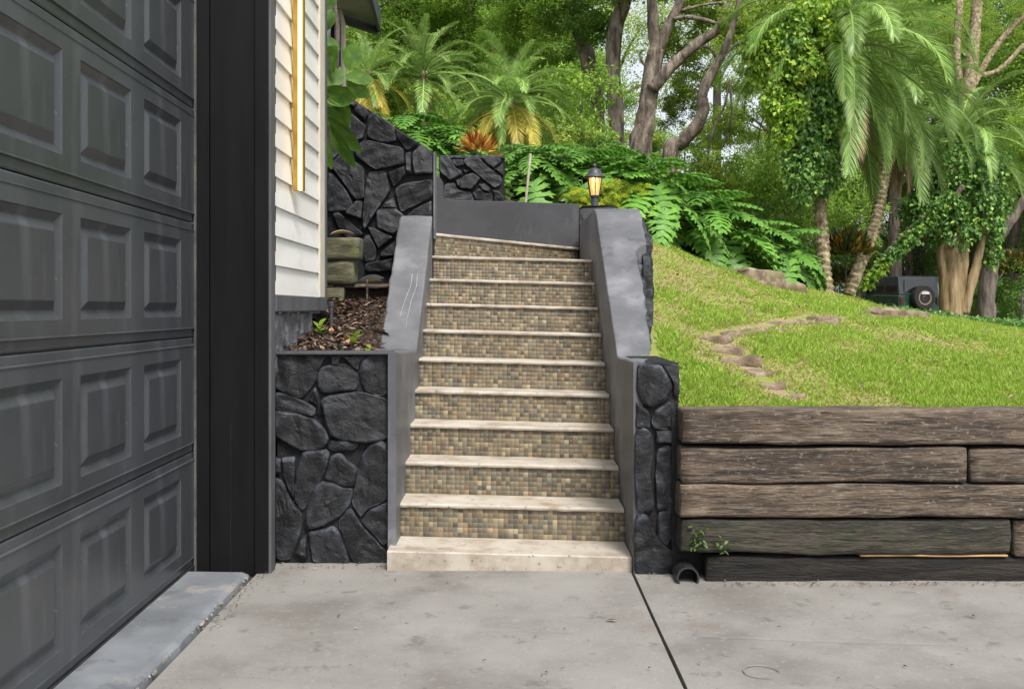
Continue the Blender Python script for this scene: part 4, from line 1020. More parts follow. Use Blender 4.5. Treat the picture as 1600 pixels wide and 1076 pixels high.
# --- the four big trunks above the philodendrons
px_tree('oak_tree', 'tree whose straight brown trunk leans left behind the upright one', 'tree', [(23, [(934,190,26),(928,130,26),(912,70,27),(896,20,27),(884,-40,26),(876,-120,22)]), (23, [(905,45,10),(870,20,7),(840,20,4)])],
        [(870,-10,23,1.5,0,'leaf_bg',.8), (930,-90,23,1.8,1,'leaf_bg',.8), (830,50,24,1.3,3,'leaf_bg',.8), (900,110,24.5,.8,2,'leaf_bg',1)], 'bark')
px_tree('oak_tree', 'tree with thick upright brown trunk left of the forked one', 'tree', [(21, [(963,215,30),(960,150,30),(957,95,28),(963,40,28),(975,5,26),(990,-50,24),(1000,-130,20)])],
        [(965,-70,21,1.6,1,'leaf_bg',.8), (905,30,22,.8,2,'leaf_dark',.8)], 'bark')
px_tree('oak_tree', 'large tree with forked trunk and heavy limb reaching right above the shrubs', 'tree',
        [(19.5, [(1000,235,44),(1006,200,38),(1013,155,33),(1020,110,33),(1025,78,30)]), (19.5, [(1025,90,24),(1021,45,20),(1018,0,19),(1016,-80,16)]), (19.5, [(1028,85,20),(1042,45,19),(1060,8,16),(1080,-50,13)]),
         (19.3, [(1018,140,22),(1042,112,21),(1066,88,20),(1092,66,19),(1118,50,17),(1130,25,15),(1140,-20,12)]), (19.4, [(1052,30,8),(1078,27,8),(1108,34,8),(1130,42,7),(1146,56,6)]), (19.6, [(1060,18,5),(1100,8,5),(1150,2,5)]), (19.3, [(1062,92,6),(1084,78,6),(1106,74,5),(1118,90,5)]),
         (19.5, [(1015,108,6),(1004,98,5),(1000,84,4),(1008,78,3)])],
        [(1020,-100,20,1.7,1,'leaf_bg',.8), (1150,20,21,1.0,2,'leaf_bg2',.8), (1075,55,21.5,.75,2,'leaf_bg2',1), (1080,130,22,.6,2,'leaf_bg2',1), (1060,170,22.5,.5,2,'leaf_bg2',1)], 'bark')
px_tree('oak_tree', 'crooked leaning trunk curving up to the right of the forked tree', 'tree',
        [(18, [(1046,245,28),(1066,222,26),(1086,200,24),(1099,172,23),(1097,150,20),(1106,126,18),(1121,100,17),(1133,78,14),(1145,40,11),(1160,-20,8)]), (18, [(1124,98,7),(1142,76,6),(1170,60,5)]), (18, [(1140,125,4),(1132,165,4),(1112,210,4),(1106,250,3)]), (18.2, [(1140,130,4),(1143,180,4),(1130,230,3)])],
        [(1150,190,19,.55,2,'leaf_bg2',1), (1128,210,18.6,.35,2,'leaf_bg2',1), (1180,120,20,.6,2,'leaf_bg2',1), (1190,30,19,.8,2,'leaf_bg2',1), (1095,215,20,.4,2,'leaf_bg2',1)], 'bark')

# --- woodland behind
BG = [(545,40,27,2.6,0,'leaf_bg'), (610,70,31,3.0,1,'leaf_bg2'), (650,-20,28,3.2,0,'leaf_bg'), (735,40,30,3.2,1,'leaf_bg'), (800,-20,27,2.8,3,'leaf_bg'), (850,70,33,2.9,0,'leaf_bg'),
      (700,140,34,2.4,3,'leaf_bg2'), (590,150,34,2.0,1,'leaf_bg2'), (780,130,38,3.0,1,'leaf_dark'), (880,140,31,2.2,0,'leaf_bg'), (960,110,44,3.6,2,'leaf_bg2'), (1120,20,44,3.6,2,'leaf_bg2'),
      (1200,90,36,2.6,2,'leaf_bg2'), (1215,200,32,1.9,0,'leaf_bg'), (1300,-20,40,5,1,'leaf_bg'), (1400,90,36,3.4,0,'leaf_bg2'), (1470,20,38,4.2,1,'leaf_bg'), (1540,90,40,4.0,2,'leaf_bg2'), (1600,20,36,4.2,0,'leaf_bg'),
      (1640,160,34,3.4,3,'leaf_bg'), (1440,200,42,3.4,3,'leaf_dark'), (1600,260,44,4,2,'leaf_bg2'), (1360,250,40,3.4,1,'leaf_dark'), (1540,250,36,2.6,0,'leaf_dark'), (1240,290,34,2.2,1,'leaf_bg'), (1750,100,34,5,0,'leaf_bg'), (1720,300,36,4,1,'leaf_dark'), (430,60,30,4.5,1,'leaf_bg'),
      (1400,350,44,3.6,1,'leaf_dark'), (1500,360,46,3.6,3,'leaf_bg'), (1620,380,40,3,0,'leaf_bg'), (1290,370,40,2.6,3,'leaf_dark')]
for (px, py, d, r, var, m_) in BG:
    c = P(px, py, d); gz = tz(c.x, c.y); e = empty('woodland_tree', (c.x, c.y, gz), 'leafy green tree in the dense woodland behind the garden', 'tree', 'background woodland trees')
    rt = .10 + r*.035; lean = random.uniform(-.6, .6)
    b = MB(); h = c.z - gz
    b.tube([(c.x+lean, c.y, gz-.3), (c.x+lean*.6, c.y, gz+h*.4), (c.x+lean*.2, c.y, gz+h*.75), (c.x, c.y, c.z+r*.4)], [rt*1.3, rt, rt*.75, rt*.3], 8, wob=.2)
    b.build('trunk', M['bark_dark'], e, smooth=True)
    for k in range(5):
        an = k*1.3 + random.random(); el_ = random.uniform(.2, .9); b = MB(); p0 = Vector((c.x, c.y, c.z - r*.35 + .12*k*r*.5)); dr = Vector((math.cos(an)*math.cos(el_), math.sin(an)*math.cos(el_), math.sin(el_)))
        b.tube([p0, p0 + dr*r*.4 + Vector((0,0,.05*r)), p0 + dr*r*.8], [rt*.45, rt*.3, rt*.1], 5); b.build('limb', M['bark_dark'], e, smooth=True)
    crown(e, c, r, var, m_, None, random.uniform(.8, 1.0))

# tall slim trees at upper right
px_tree('slim_tree', 'pale multi-stemmed tree rising behind the right palm', 'tree', [(30, [(1500,330,22),(1506,200,20),(1516,120,20),(1522,60,18),(1530,-30,14)]), (30, [(1512,150,12),(1545,90,10),(1575,50,9),(1605,20,7)]), (30, [(1520,120,9),(1560,110,8),(1600,70,7)]), (30, [(1505,180,14),(1495,90,12),(1500,0,10)])], [(1480,60,32,1.3,2,'leaf_bg2',.8), (1570,20,31,1.5,2,'leaf_bg2',.8)], 'palm_bark')
px_tree('slim_tree', 'thin dark trunk standing between the two right palms', 'tree', [(41, [(1420,350,10),(1425,200,10),(1420,90,9),(1425,-20,8)])], [(1430,0,42,1.6,2,'leaf_bg2',.8)], 'bark_dark')
px_tree('slim_tree', 'dark grey forked trunk right of the smooth tan trunk', 'tree', [(23, [(1541,470,26),(1545,430,26),(1549,390,28),(1553,360,28)]), (23, [(1550,385,20),(1572,355,16),(1590,330,14),(1612,290,12)]), (23, [(1552,365,20),(1556,320,16),(1552,260,14)])], [(1610,240,24,1.3,0,'leaf_bg',.8)], 'bark_dark')
# smooth tan trunk
t_ = px_tree('crape_myrtle', 'tree with smooth tan fluted trunk in front of the parked vehicle', 'tree',
    [(20, [(1487,490,36),(1486,450,36),(1484,415,38),(1480,390,32),(1472,350,20),(1464,300,16)]), (20.05, [(1492,486,22),(1495,420,26),(1500,375,22),(1496,320,16),(1490,260,12)]), (20, [(1496,488,20),(1503,420,18),(1508,380,13),(1510,330,10)]), (19.95, [(1506,490,18),(1514,455,16),(1523,425,15),(1529,398,13),(1536,365,10),(1538,310,6)]), (19.9, [(1478,490,16),(1474,430,16),(1468,390,13),(1461,345,10)])], [], 'bark_smooth', sides=14)

# --- bushes and shrub masses
bleaf = 4
for (px, py, d, r, var, m_, lab, sq) in [
    (1165,330,22,1.5,3,'leaf_bg','grey-green bush behind the philodendrons left of the big palm',.9), (1225,320,20,1.3,1,'leaf_bg','tall green bush beside the big palm trunk',1.3), (1195,395,17,.95,3,'leaf_dark','dark bush at the edge of the lawn behind the boulders',.9), (1250,410,20,1.0,0,'leaf_dark','dark low bush just left of the patterned palm trunk',.9),
    (905,165,18,.8,2,'leaf_bg','yellow-green feathery shrub behind the lantern slope',1.1), (1080,285,19,.8,2,'leaf_bg2','thin light shrub right of the leaning trunk',.9), (1585,455,26,1.1,1,'leaf_dark','dark green shrub at the right edge of the photo',.9),
    (1410,400,44,2.0,3,'leaf_dark','dark shrub mass behind the parked vehicle',.9), (1345,400,42,1.6,0,'leaf_dark','dark shrub left of the parked vehicle',.9), (1540,470,27,.8,1,'leaf_bg','low bright bush behind the tan trunk',.7), (620,175,19,1.0,4,'leaf_bg2','light shrub behind the sloping stone wall',.8), (560,140,16,.9,4,'leaf_bg2','bright shrub behind the rubber plant',.9), (880,215,15.5,.55,2,'leaf_bg2','silvery shrub right of the yellowing palm',.8)]:
    c = P(px, py, d); gz = tz(c.x, c.y); e = empty('bush', (c.x, c.y, gz), lab, 'bush')
    crown(e, c, r, var, m_, None, sq)
    b = MB()
    for k in range(1): b.tube([(c.x, c.y, min(gz, c.z - r) - .1), (c.x+.05, c.y, c.z - .3*r), (c.x, c.y, c.z + .4*r)], [.05, .04, .015], 6)
    b.build('stem', M['bark_dark'], e)

for (px, py, d, r, var, m_) in [(560,205,24,1.5,3,'leaf_bg'), (620,215,26,1.6,1,'leaf_bg2'), (680,205,25,1.5,0,'leaf_bg'), (735,215,24,1.3,3,'leaf_dark'), (790,205,27,1.7,1,'leaf_bg'), (850,215,25,1.4,3,'leaf_bg2'), (905,225,26,1.3,0,'leaf_bg'), (985,230,30,1.3,3,'leaf_bg2'), (1070,245,30,1.2,1,'leaf_bg'), (1130,330,30,1.5,0,'leaf_bg2'), (700,235,18,.8,4,'leaf_bg'), (830,245,18,.75,4,'leaf_bg'), (930,250,18,.7,4,'leaf_dark'), (1290,330,26,1.6,3,'leaf_bg'), (1185,300,26,1.2,1,'leaf_bg')]:
    c = P(px, py, d); gz = tz(c.x, c.y); e = empty('understory_shrub', (c.x, c.y, gz), 'green understory shrub filling the slope below the woodland', 'bush', 'understory shrubs')
    crown(e, c, r, var, m_, None, .85)
    b = MB(); b.tube([(c.x, c.y, min(gz, c.z - r) - .1), (c.x, c.y, c.z + .3*r)], [.05, .02], 6); b.build('stem', M['bark_dark'], e)

# yellow-green shrub by the lantern
c = P(965, 315, 10.6); e = empty('bush', (c.x, c.y, tz(c.x, c.y)), 'small yellow-green shrub directly behind the lantern', 'bush')
for (px, py, r) in ((900,308,.17), (955,300,.22), (990,305,.2), (968,325,.24), (925,325,.2)): crown(e, P(px, py, 10.5), r, 4, 'leaf_shrub_y', None, .8)

# ------------------------------------------------------------------ philodendrons
def philo_leaf(seed, L=.5):
    g = random.Random(seed); b = MB(); nl = 7
    def mid(t): return Vector((0, L*t, L*(.10*t - .30*t*t)))
    # petiole
    b.tube([(0, -.42, -.30), (0, -.2, -.07), (0, 0, 0)], [.009, .007, .005], 5)
    ws = []
    for i in range(13):
        t = i/12; w_ = L*(.17*math.sin(math.pi*min(1, t*.9+.1))+.012); p = mid(t); ws.append((p, w_))
    base = len(b.v)
    for p, w_ in ws: b.v += [tuple(p + Vector((-w_, 0, -.25*w_))), tuple(p), tuple(p + Vector((w_, 0, -.25*w_)))]
    for i in range(12):
        a0 = base+i*3; b.f += [(a0, a0+1, a0+4, a0+3), (a0+1, a0+2, a0+5, a0+4)]
    for s in (-1, 1):
        for k in range(nl):
            t = .01 + .92*k/(nl-1); p = mid(t)
            ln = L*(.60 - .42*t - .10*(t < .05))*g.uniform(.85, 1.12); wd = L*.070*g.uniform(.8, 1.25)
            ang = R(140 - 118*t**.8 + g.uniform(-7, 7))          # from the tip direction: base lobes sweep back
            dr = Vector((s*math.sin(ang), math.cos(ang), .14 - .1*t)).normalized(); sd_ = Vector((0,0,1)).cross(dr).normalized()
            for (br, f0, f1, wk) in ((0, 0, 1, 1.0), (1, .50, .92, .6), (-1, .55, .88, .55)):      # each lobe forks into blunt fingers
                n0 = len(b.v); ns = 5 if br == 0 else 3
                o0 = p + dr*ln*f0; d2 = (dr + sd_*br*.85).normalized() if br else dr; l2 = ln*(f1 - f0); s2 = Vector((0,0,1)).cross(d2).normalized()
                for j in range(ns+1):
                    u = j/ns; ww = wd*wk*(.75 + .55*u - 1.25*u**3) if j < ns else wd*.12
                    uu = f0 + (f1 - f0)*u
                    c_ = o0 + d2*l2*u + Vector((0, 0, -.36*ln*uu*uu + .12*wd*math.sin(uu*9 + k)))
                    b.v += [tuple(c_ + s2*ww), tuple(c_ - s2*ww)]
                for j in range(ns): b.f.append((n0+2*j, n0+2*j+1, n0+2*j+3, n0+2*j+2))
    return b.mesh('leaf', smooth=True)
PHL = [philo_leaf(k) for k in range(4)]
for m_ in PHL: m_.materials.append(M['philo'])
def philodendron(x, y, size, nl, label, group, zoff=0):
    z = tz(x, y) + zoff; e = empty('philodendron', (x, y, z), label, 'philodendron', group)
    b = MB(); b.tube([(0,0,-.3), (0,0,.25*size)], [.05, .04], 6); b.build('stem', M['bark_dark'], e, local=True)
    for k in range(nl):
        o = link('leaf', PHL[k % 4], None, e, local=True); t = (k+.5)/nl; az_ = k*2.399 + random.uniform(-.3, .3); 
        rad = size*(.12 + .55*(1-t)*random.uniform(.8, 1.2)); hh = size*(.08 + .80*t*random.uniform(.85, 1.1))
        o.location = (math.cos(az_)*rad, math.sin(az_)*rad, hh); s = (.35 + .6*size)*random.uniform(.8, 1.15); o.scale = (s, s, s)
        o.rotation_euler = Euler((R(-(62 - 58*t) + random.uniform(-18, 18)), R(random.uniform(-15, 15)), az_ - math.pi/2 + random.uniform(-.3,.3)), 'XYZ')
lab1, gr1 = 'split-leaf philodendron in the dense mass behind the landing wall and lawn crest', 'philodendrons on the slope behind the lantern'
lab2, gr2 = 'split-leaf philodendron growing behind the sloping stone wall', 'philodendrons behind the stone wall'
spots = []
for (px, d) in [(800,11.3),(835,10.9),(870,11.4),(905,11.0),(945,11.5),(985,11.0),(1020,11.2),(820,12.4),(860,12.6),(900,12.8),(945,12.7),(990,12.5),(1035,12.3),(1055,11.3),(1080,12.0),(1095,11.2),(1120,12.4),(1140,11.6),(1165,12.5),(1185,11.9),(1205,12.8),(880,14),(930,14.2),(985,14),(1040,13.8),(1085,13.4),(1215,12.0),(1010,10.4)]:
    d += .45 if (px > 980 and d < 12.1) else 0
    philodendron((px-CX)/F*d, d + random.uniform(-.1,.15), float(np.interp(px, [800, 900, 960, 1050, 1130, 1220], [.72, .76, .84, 1.0, .95, .75]))*(.8 if d > 13 else 1)*random.uniform(.92, 1.08), 20, lab1, gr1)
for (px, d) in [(600,11.5),(635,11.0),(665,11.6),(695,11.1),(715,11.8),(620,12.6),(660,12.8),(700,13)]:
    philodendron((px-CX)/F*d, d, random.uniform(.5, .62), 17, lab2, gr2, .22 if d < 12 else .12)

# ------------------------------------------------------------------ palms
def frond_mesh(L, droop, e0, nleaf, leafL, leafW, seed, vee=.55, hang=.35):
    """frond leaving the origin along +Y at elevation e0, arching down"""
    g = random.Random(seed); b = MB(); N_ = 14; pts = []
    p = Vector((0,0,0)); e = e0; tint = []
    for i in range(N_+1):
        pts.append(p.copy()); st_ = L/N_; p = p + Vector((0, math.cos(e), math.sin(e)))*st_; e -= droop/N_*(.5 + 1.0*i/N_)
    b.tube(pts, [.014*L*(1-.85*i/N_)+.002 for i in range(N_+1)], 4, cap=False)
    nt0 = len(b.f)
    for s in (-1, 1):
        for k in range(nleaf):
            t = .12 + .88*(k + g.random()*.6)/nleaf; f_ = min(t, .9999)*N_; i = int(f_); q = pts[i].lerp(pts[i+1], f_-i); tn = (pts[i+1]-pts[i]).normalized()
            lat = Vector((s,0,0)); upv = lat.cross(tn)*s; 
            if upv.z < 0: upv = -upv
            ll = leafL*(math.sin(math.pi*min(1,(t*.86+.10)))**.6)*g.uniform(.85, 1.12)
            dr = (lat*(1-.42*t) + tn*(.55+.55*t) + upv*vee*g.uniform(.4, 1.0)).normalized()
            wv = dr.cross(upv).normalized()*leafW*.5
            m1 = q + dr*ll*.5 + Vector((0,0,-hang*ll*.18)); m2 = q + dr*ll + Vector((0,0,-hang*ll*.75))
            n0 = len(b.v); b.v += [tuple(q-wv*.6), tuple(q+wv*.6), tuple(m1+wv), tuple(m1-wv), tuple(m2)]
            b.f += [(n0,n0+1,n0+2,n0+3), (n0+3,n0+2,n0+4)]
    me = b.mesh('frond'); a = me.attributes.new('tint','FLOAT','FACE')
    vals = [.9]*nt0 + [v for _ in range(nleaf*2) for v in [g.random()]*2]
    a.data.foreach_set('value', vals); return me
FR = {}
def frond_set(key, L, nleaf, leafL, leafW, droops, hang=.35, vee=.55):
    FR[key] = [frond_mesh(L, dr, e0, nleaf, leafL, leafW, 31*k+7, vee, hang) for k, (dr, e0) in enumerate(droops)]
    for m_ in FR[key]: m_.materials.append(M['frond'])
DRO = [(1.2, R(75)), (1.5, R(55)), (1.7, R(35)), (1.6, R(12)), (1.3, R(-15)), (.8, R(-48))]
frond_set('pygmy', 1.0, 72, .20, .0085, DRO, .45)
frond_set('date', 2.5, 115, .44, .0135, [(1.6, R(75)), (2.0, R(55)), (2.2, R(32)), (1.9, R(8)), (1.35, R(-22)), (.6, R(-58))], .5)
frond_set('dead', 1.9, 40, .30, .018, [(.6, R(-60)), (.3, R(-78)), (.2, R(-84))], .8, .1)
def put_frond(parent, key, v, az_, s, m_=None, tilt_=0, off=(0,0,0)):
    o = link('frond', FR[key][v], None, parent, local=True); o.location = off; o.scale = (s, s, s); o.rotation_euler = (tilt_, random.uniform(-.15,.15), az_)
    if m_: o.material_slots[0].link = 'OBJECT'; o.material_slots[0].material = M[m_]
    return o
def palm(name, label, c, key, counts, s, trunk_px=None, trunk_r=.08, yellow=0, dead=0, sheath=True):
    gz = tz(c.x, c.y)
    if trunk_px: q0 = trunk_px[0]; gz = tz(q0.x, q0.y); base = Vector((q0.x, q0.y, gz))
    else: base = Vector((c.x, c.y, gz))
    e = empty(name, base, label, 'palm'); off = c - base
    pts = trunk_px if trunk_px else [base - Vector((0,0,.2)), base.lerp(c, .5) + Vector((.03,0,0)), c]
    Q, RR = [], []
    for i in range(len(pts)-1):
        k_ = max(2, int((pts[i+1]-pts[i]).length/.05))
        for j in range(k_): Q.append(pts[i].lerp(pts[i+1], j/k_)); RR.append(trunk_r*(1 + .10*(-1)**len(Q)))
    Q.append(pts[-1]); RR.append(trunk_r*.8)
    b = MB(); b.tube(Q, RR, 12, wob=.25); b.build('trunk', M['palm_bark'], e)
    a0 = random.random()*6
    for v, n_ in enumerate(counts):
        for k in range(n_): put_frond(e, key, v, a0 + v*.7 + 6.283*k/max(n_,1) + random.uniform(-.2,.2), s*random.uniform(.88, 1.1), None, random.uniform(-.1,.1), off + Vector((0,0,-.03*v)))
    for k in range(yellow): put_frond(e, key, 5 if k % 3 else 4, 1.5 + 3.4*k/max(yellow,1) + random.uniform(-.2,.2), s*random.uniform(.95, 1.15), 'frond_y', 0, off + Vector((0,0,-.12)))
    for k in range(dead): put_frond(e, 'dead', k % 3, 6.283*k/dead + random.uniform(-.3,.3), s*random.uniform(.7,1.1), 'frond_dead', 0, off + Vector((random.uniform(-.1,.1),random.uniform(-.1,.1),-.25)))
    return e
palm('pygmy_date_palm', 'fine-leaved palm with yellowing lower fronds above the stone planter', P(797,152,14), 'pygmy', [6, 9, 10, 10, 8, 3], 1.0, None, .07, yellow=18)
palm('pygmy_date_palm', 'fine-leaved green palm left of the yellowing one', P(662,112,15.6), 'pygmy', [6, 9, 9, 9, 6, 2], 1.0, None, .07, yellow=0)
palm('pygmy_date_palm', 'palm with golden fronds peeking out beside the rubber plant', P(575,110,15), 'pygmy', [3, 5, 6, 6, 4, 0], .8, None, .06, yellow=10)
bp = palm('date_palm', 'tall arching palm draped in vines with diamond-patterned trunk', P(1318,62,16.5), 'date', [6, 9, 11, 10, 9, 8], .92,
     [P(1294,465,16.2), P(1288,420,16.3), P(1284,360,16.4), P(1281,300,16.5), P(1285,230,16.5), P(1300,140,16.5), P(1318,70,16.5)], .105, 0, 12)
sp_ = palm('date_palm', 'shorter vine-covered palm in front of the woodland at right', P(1500,215,20.5), 'date', [5, 8, 9, 8, 7, 5], .72,
     [P(1503,470,20.6), P(1502,350,20.6), P(1500,225,20.5)], .11, 0, 7)
palm('date_palm', 'palm crown with drooping fronds between the two vine-covered palms', P(1400,150,19), 'date', [4, 6, 8, 9, 9, 6], .76, [P(1326,462,17.6), P(1345,410,17.8), P(1368,350,18.2), P(1385,250,18.7), P(1400,160,19)], .11, 0, 16)
px_tree('leaning_trunk', 'mossy leaning trunk with creeper behind the patterned palm', 'tree', [(18.5, [(1338,460,18),(1362,430,17),(1386,400,17),(1411,372,16),(1440,346,14),(1478,322,11),(1505,290,8)])], [], 'bark')

# vines over the palms
def vine(label, blobs, tints):
    px0, py0, d0 = blobs[0][:3]; c = P(px0, py0, d0); e = empty('climbing_vine', (c.x, c.y, tz(c.x, c.y)), label, 'vine')
    for (px, py, d, rx, rz_, n, m_) in blobs:
        q = P(px, py, d); a = rx*d/F; h = rz_*d/F
        dv = unit(rng.normal(0, 1, (n, 3))); rr = (.62 + .42*rng.random(n)**.6)[:, None]
        lump = (1 + .22*np.sin(dv[:, :1]*7 + px) * np.sin(dv[:, 2:]*9 + py))
        C = np.array(q) + dv*rr*lump*np.array([a, a, h])
        k = n*2//5                                   # a part of the leaves hangs in strands from the mass
        st_n = max(8, k//28); sa = rng.uniform(0, 6.28, st_n); sr = rng.uniform(.55, 1.05, st_n); sz = rng.uniform(-.4, .5, st_n); sl_ = rng.uniform(.4, 1.1, st_n)
        wi = rng.integers(0, st_n, k); C[:k, 0] = q.x + a*sr[wi]*np.cos(sa[wi]) + rng.normal(0, .035, k); C[:k, 1] = q.y + a*sr[wi]*np.sin(sa[wi]) + rng.normal(0, .035, k); C[:k, 2] = q.z + h*(sz[wi] - sl_[wi]*rng.random(k))
        A = dv*.5 + rng.normal(0, .45, (n, 3)); A[:, 2] -= .7
        me = leaves('vine_leaves', C, A, dv + rng.normal(0, .4, (n, 3)), rng.uniform(.06, .12, n), rng.uniform(.045, .085, n), rng.random(n))
        tag(link('vine_leaves', me, M[m_], e), kind='stuff')
vb = [(1278,160,15.9,30,60,1500,'leaf_vine')]
for k in range(46):
    t = random.random()**.85; px_ = 1278 + random.uniform(-1, 1)*(52 - 26*t); py_ = 40 + 250*t
    vb.append((px_, py_, random.uniform(15.6, 16.5), random.uniform(12, 28), random.uniform(16, 42), random.randint(300, 650), 'leaf_vine_y' if random.random() < .75 - 1.1*t else 'leaf_vine'))
for (px_, py_) in ((1215,90),(1200,60),(1235,45),(1190,95),(1222,130),(1240,170),(1262,20),(1290,12),(1250,75),(1180,70),(1210,160),(1228,200),(1310,30)): vb.append((px_, py_, 15.8, random.uniform(16, 28), random.uniform(12, 30), 520, 'leaf_vine_y'))
vine('leafy vine cascading over the crown and trunk of the tall palm', vb, 0)
vine('creeper climbing the leaning mossy trunk', [(1352+12*k, 440-12*k, 18.3, random.uniform(6, 13), random.uniform(6, 12), 110, 'leaf_vine_y' if k < 3 else 'leaf_vine') for k in range(12)], 0)
vine('dark green vine wrapped round the shorter right palm', [(1500,265,20.2,62,42,3200,'leaf_vine'), (1470,300,20,40,48,2200,'leaf_vine'), (1530,310,20,42,60,2400,'leaf_vine'), (1490,355,19.8,34,32,900,'leaf_vine'), (1440,330,20,34,30,900,'leaf_vine'), (1545,385,20.2,18,30,500,'leaf_vine')], 0)

# crotons
def croton(label, c, r, n, m_, leafL, leafW):
    e = empty('croton', (c.x, c.y, c.z - r*.6), label, 'croton')
    dv = unit(rng.normal(0, 1, (n, 3))); dv[:, 2] = np.abs(dv[:, 2])*1.0 - .15; C = np.array(c) + dv*(rng.random(n)**.5)[:, None]*r*.55
    A = dv + np.array([0, 0, .55]) + rng.normal(0, .2, (n, 3))
    me = leaves('foliage', C, A, rng.normal(0, 1, (n, 3)) + np.array([0,-.6,.6]), rng.uniform(.6, 1.1, n)*leafL, rng.uniform(.7, 1.2, n)*leafW, rng.random(n)); link('foliage', me, M[m_], e)
    b = MB(); b.tube([(c.x, c.y, c.z - r*.9), (c.x, c.y, c.z)], [.015, .008], 6); b.build('stem', M['bark_dark'], e)
croton('red and orange croton growing in the raised stone planter', P(746,236,10.3), .22, 150, 'croton', .17, .03)
croton('dark croton with orange blooms behind the patterned palm trunk', P(1322,395,18), .75, 900, 'croton_g', .2, .07)
croton('dark orange-tipped croton at the right edge behind the grey trunk', P(1578,425,26), 1.0, 900, 'croton_g', .24, .09)
croton('dark bushy croton at the foot of the patterned palm', P(1312,440,18.5), .4, 400, 'croton_g', .2, .07)

# garden stake
sk = MB(); sk.tube([P(820,330,10.1), P(829,240,10.1)], [.014, .013], 8); so = sk.build('garden_stake', M['stake']); tag(so, 'thin pale wooden stake leaning among the philodendrons', 'stake')

# ------------------------------------------------------------------ rubber plant by the house corner
fl = blade_mesh(1.0, .62, .10, .14, 9); fl.materials.append(M['ficus'])
rp = empty('rubber_plant', P(525, 420, 7.3), 'rubber plant with large glossy oval leaves at the house corner', 'rubber plant')
b = MB(); b.tube([(-1.42,7.35,1.5), (-1.36,7.3,2.3), (-1.25,7.2,2.75), (-1.22,7.1,3.3), (-1.3,7.1,3.9)], [.03,.028,.024,.02,.012], 8); b.build('stem', M['bark_dark'], rp, smooth=True)
for (x, y, ang, L_, W_) in [(248,640,62,215,175),(235,715,5,235,120),(245,770,-28,225,115),(75,830,60,265,150),(120,680,85,215,80),(185,470,155,175,90),(60,950,15,220,110),(160,870,-72,260,120),(60,980,-40,170,95),(40,300,75,215,120),(30,90,50,150,110),(190,820,-22,220,70),(70,1040,-60,160,80),(20,560,40,150,80)]:
    q = P(500 + x/5.98, y/5.98, 7.0 + random.uniform(-.12,.12)); o = link('leaf', fl, None, rp); o.matrix_parent_inverse = Matrix(); o.location = q - rp.location
    s = 1.18*L_/5.98*7/F; o.scale = (W_/L_*s/.62, s, s); o.rotation_euler = Euler((0, 0, R(ang-90)), 'XYZ'); o.rotation_euler = (Euler((R(90), 0, 0)).to_matrix() @ Euler((0,0,R(ang-90))).to_matrix() @ Euler((R(random.uniform(-32,25)), R(random.uniform(-35,35)), 0)).to_matrix()).to_euler()
for (x, y, ang, L_, W_) in [(395,600,-60,190,95),(400,660,-50,230,80),(415,700,-70,240,70),(390,760,-75,170,60),(390,500,-20,150,90)]:
    q = P(400 + x/3.587, y/3.587, 6.95); o = link('leaf', fl, None, rp); o.matrix_parent_inverse = Matrix(); o.location = q - rp.location
    s = 1.15*L_/3.587*7/F; o.scale = (W_/L_*s/.62, s, s); o.rotation_euler = (Euler((R(90), 0, 0)).to_matrix() @ Euler((0,0,R(ang-90))).to_matrix() @ Euler((R(random.uniform(-25,25)), R(random.uniform(-50,50)), 0)).to_matrix()).to_euler()

# ------------------------------------------------------------------ parked off-road vehicle
q = P(1404, 480, 35.0); car = empty('parked_car', (q.x, q.y, .62), 'dark green boxy off-road car with spare wheel parked beyond the lawn', 'car', rz=R(12))
def cpart(name, b, m_, parent=car, bevel=0, smooth=False): return b.build(name, M[m_], parent, smooth=smooth, bevel=bevel, local=True)
def extr(prof, x0, x1):            # side profile (y,z) extruded in x
    b = MB(); n = len(prof); b.v = [(x0,y,z) for y,z in prof] + [(x1,y,z) for y,z in prof]
    b.f = [tuple(reversed(range(n))), tuple(range(n,2*n))] + [(i,(i+1)%n,(i+1)%n+n,i+n) for i in range(n)]
    return b
W2 = .80
cpart('body', extr([(0,.55),(0,1.18),(2.35,1.22),(2.5,1.24),(3.85,1.14),(3.95,.95),(3.95,.55)], 0, 1.6), 'car_green', bevel=.03)
cpart('hardtop', extr([(.02,1.19),(.10,1.80),(.2,1.84),(1.95,1.86),(2.05,1.83),(2.4,1.25)], .04, 1.56), 'car_black', bevel=.03)
for (y0,y1) in ((.18,.86),(.96,1.46),(1.54,2.12)):
    b = MB(); b.add([(.055,y0,1.28),(.055,y1,1.28),(.068,y1-(.16 if y1>2 else 0),1.72),(.068,y0,1.72)], [(0,1,2,3)]); b.v = [(x-.022,y,z) for x,y,z in b.v]; cpart('side_window', b, 'car_glass')
b = MB(); b.add([(.22,.035,1.28),(1.38,.035,1.28),(1.34,.085,1.72),(.26,.085,1.72)], [(0,3,2,1)]); b.v = [(x,y-.035,z) for x,y,z in b.v]; cpart('rear_window', b, 'car_glass')
b = MB(); b.add([(.12,2.40,1.29),(1.48,2.40,1.29),(1.46,2.10,1.76),(.14,2.10,1.76)], [(0,1,2,3)]); cpart('windscreen', b, 'car_glass')
b = MB(); b.box(.02,1.58,-.16,-.02,.5,.68); cpart('bumper', b, 'car_black', bevel=.02)
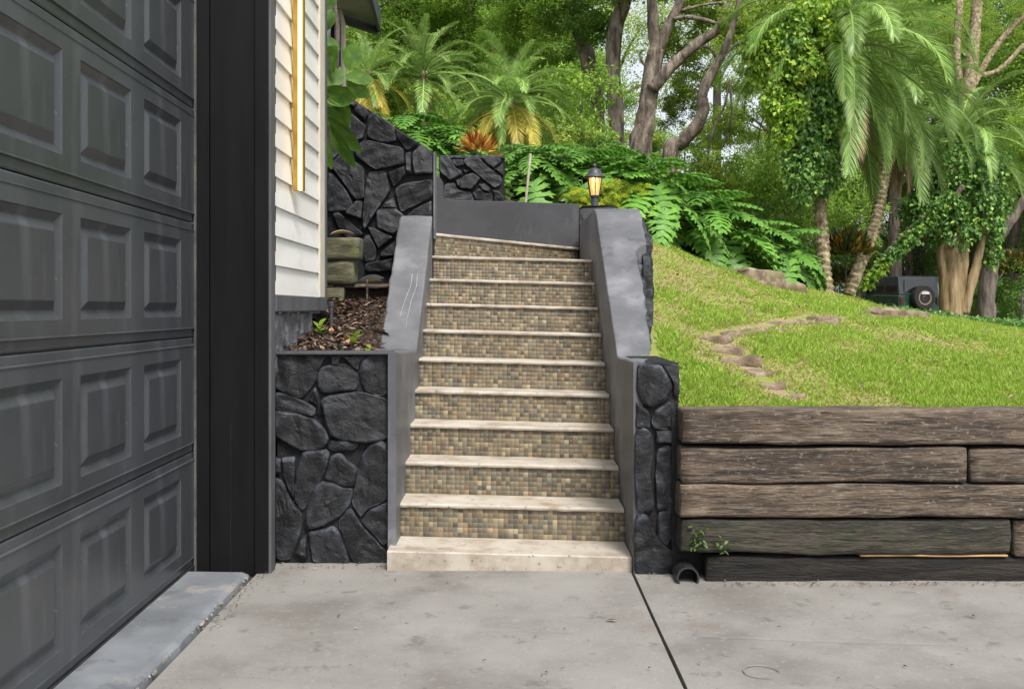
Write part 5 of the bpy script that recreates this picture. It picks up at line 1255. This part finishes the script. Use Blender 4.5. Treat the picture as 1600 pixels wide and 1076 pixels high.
for x in (.04, 1.44):
    b = MB(); b.box(x,x+.12,-.05,-.003,.86,1.1); cpart('tail_light', b, 'tail')
def wheel(name, loc, axis_x, r=.40, wd=.26):
    e = bpy.data.objects.new(name, None); col.objects.link(e); e.parent = car; e.location = loc
    e.rotation_euler = (0, R(90), 0) if axis_x else (R(90), 0, 0)
    b = MB(); b.lathe([(r*.60,-wd/2),(r*.93,-wd/2),(r,-wd*.33),(r,wd*.33),(r*.93,wd/2),(r*.60,wd/2)], sides=28); cpart('tyre', b, 'tyre', e, smooth=False)
    b = MB(); b.lathe([(r*.61,-wd*.48),(r*.59,wd*.52),(r*.50,wd*.53),(r*.46,wd*.40),(r*.22,wd*.36),(r*.2,wd*.5),(.02,wd*.5)], sides=20); cpart('rim', b, 'rim', e)
    b = MB(); b.lathe([(r*.12,wd*.5),(r*.12,wd*.56),(r*.03,wd*.57)], sides=12); cpart('hub', b, 'tyre', e)
wheel('spare_wheel', (.82, -.17, 1.08), False, .42, .26)
for x in (.0, 1.6):
    for y in (.72, 3.2): wheel('wheel', (x, y, .40), True)
for y in (.72, 3.2):
    b = MB(); b.box(-.12,.02,y-.5,y+.5,.80,.88); b.box(-.12,.02,y-.58,y-.44,.6,.86); b.box(-.12,.02,y+.44,y+.58,.6,.86); cpart('fender', b, 'car_black', bevel=.02)
b = MB(); b.box(-.2,.0,2.0,2.12,1.22,1.42); cpart('mirror', b, 'car_black', bevel=.02)
b = MB(); b.tube([(.0,3.6,1.0),(.0,3.6,1.12),(.3,3.9,1.16),(1.3,3.9,1.16)], .03, 6); cpart('front_bar', b, 'car_black')
b = MB(); b.box(-.004,.006,2.5,3.7,1.10,1.135); cpart('hood_highlight', b, 'white')  # white strip painting in the highlight along the hood edge
b = MB(); b.box(.76,.80,-.345,-.315,1.22,1.26); b.box(.68,.96,-.325,-.312,1.2,1.28); cpart('number_plate', b, 'white')
print('objects', len(bpy.data.objects), 'tris', sum(len(m.polygons) for m in bpy.data.meshes))
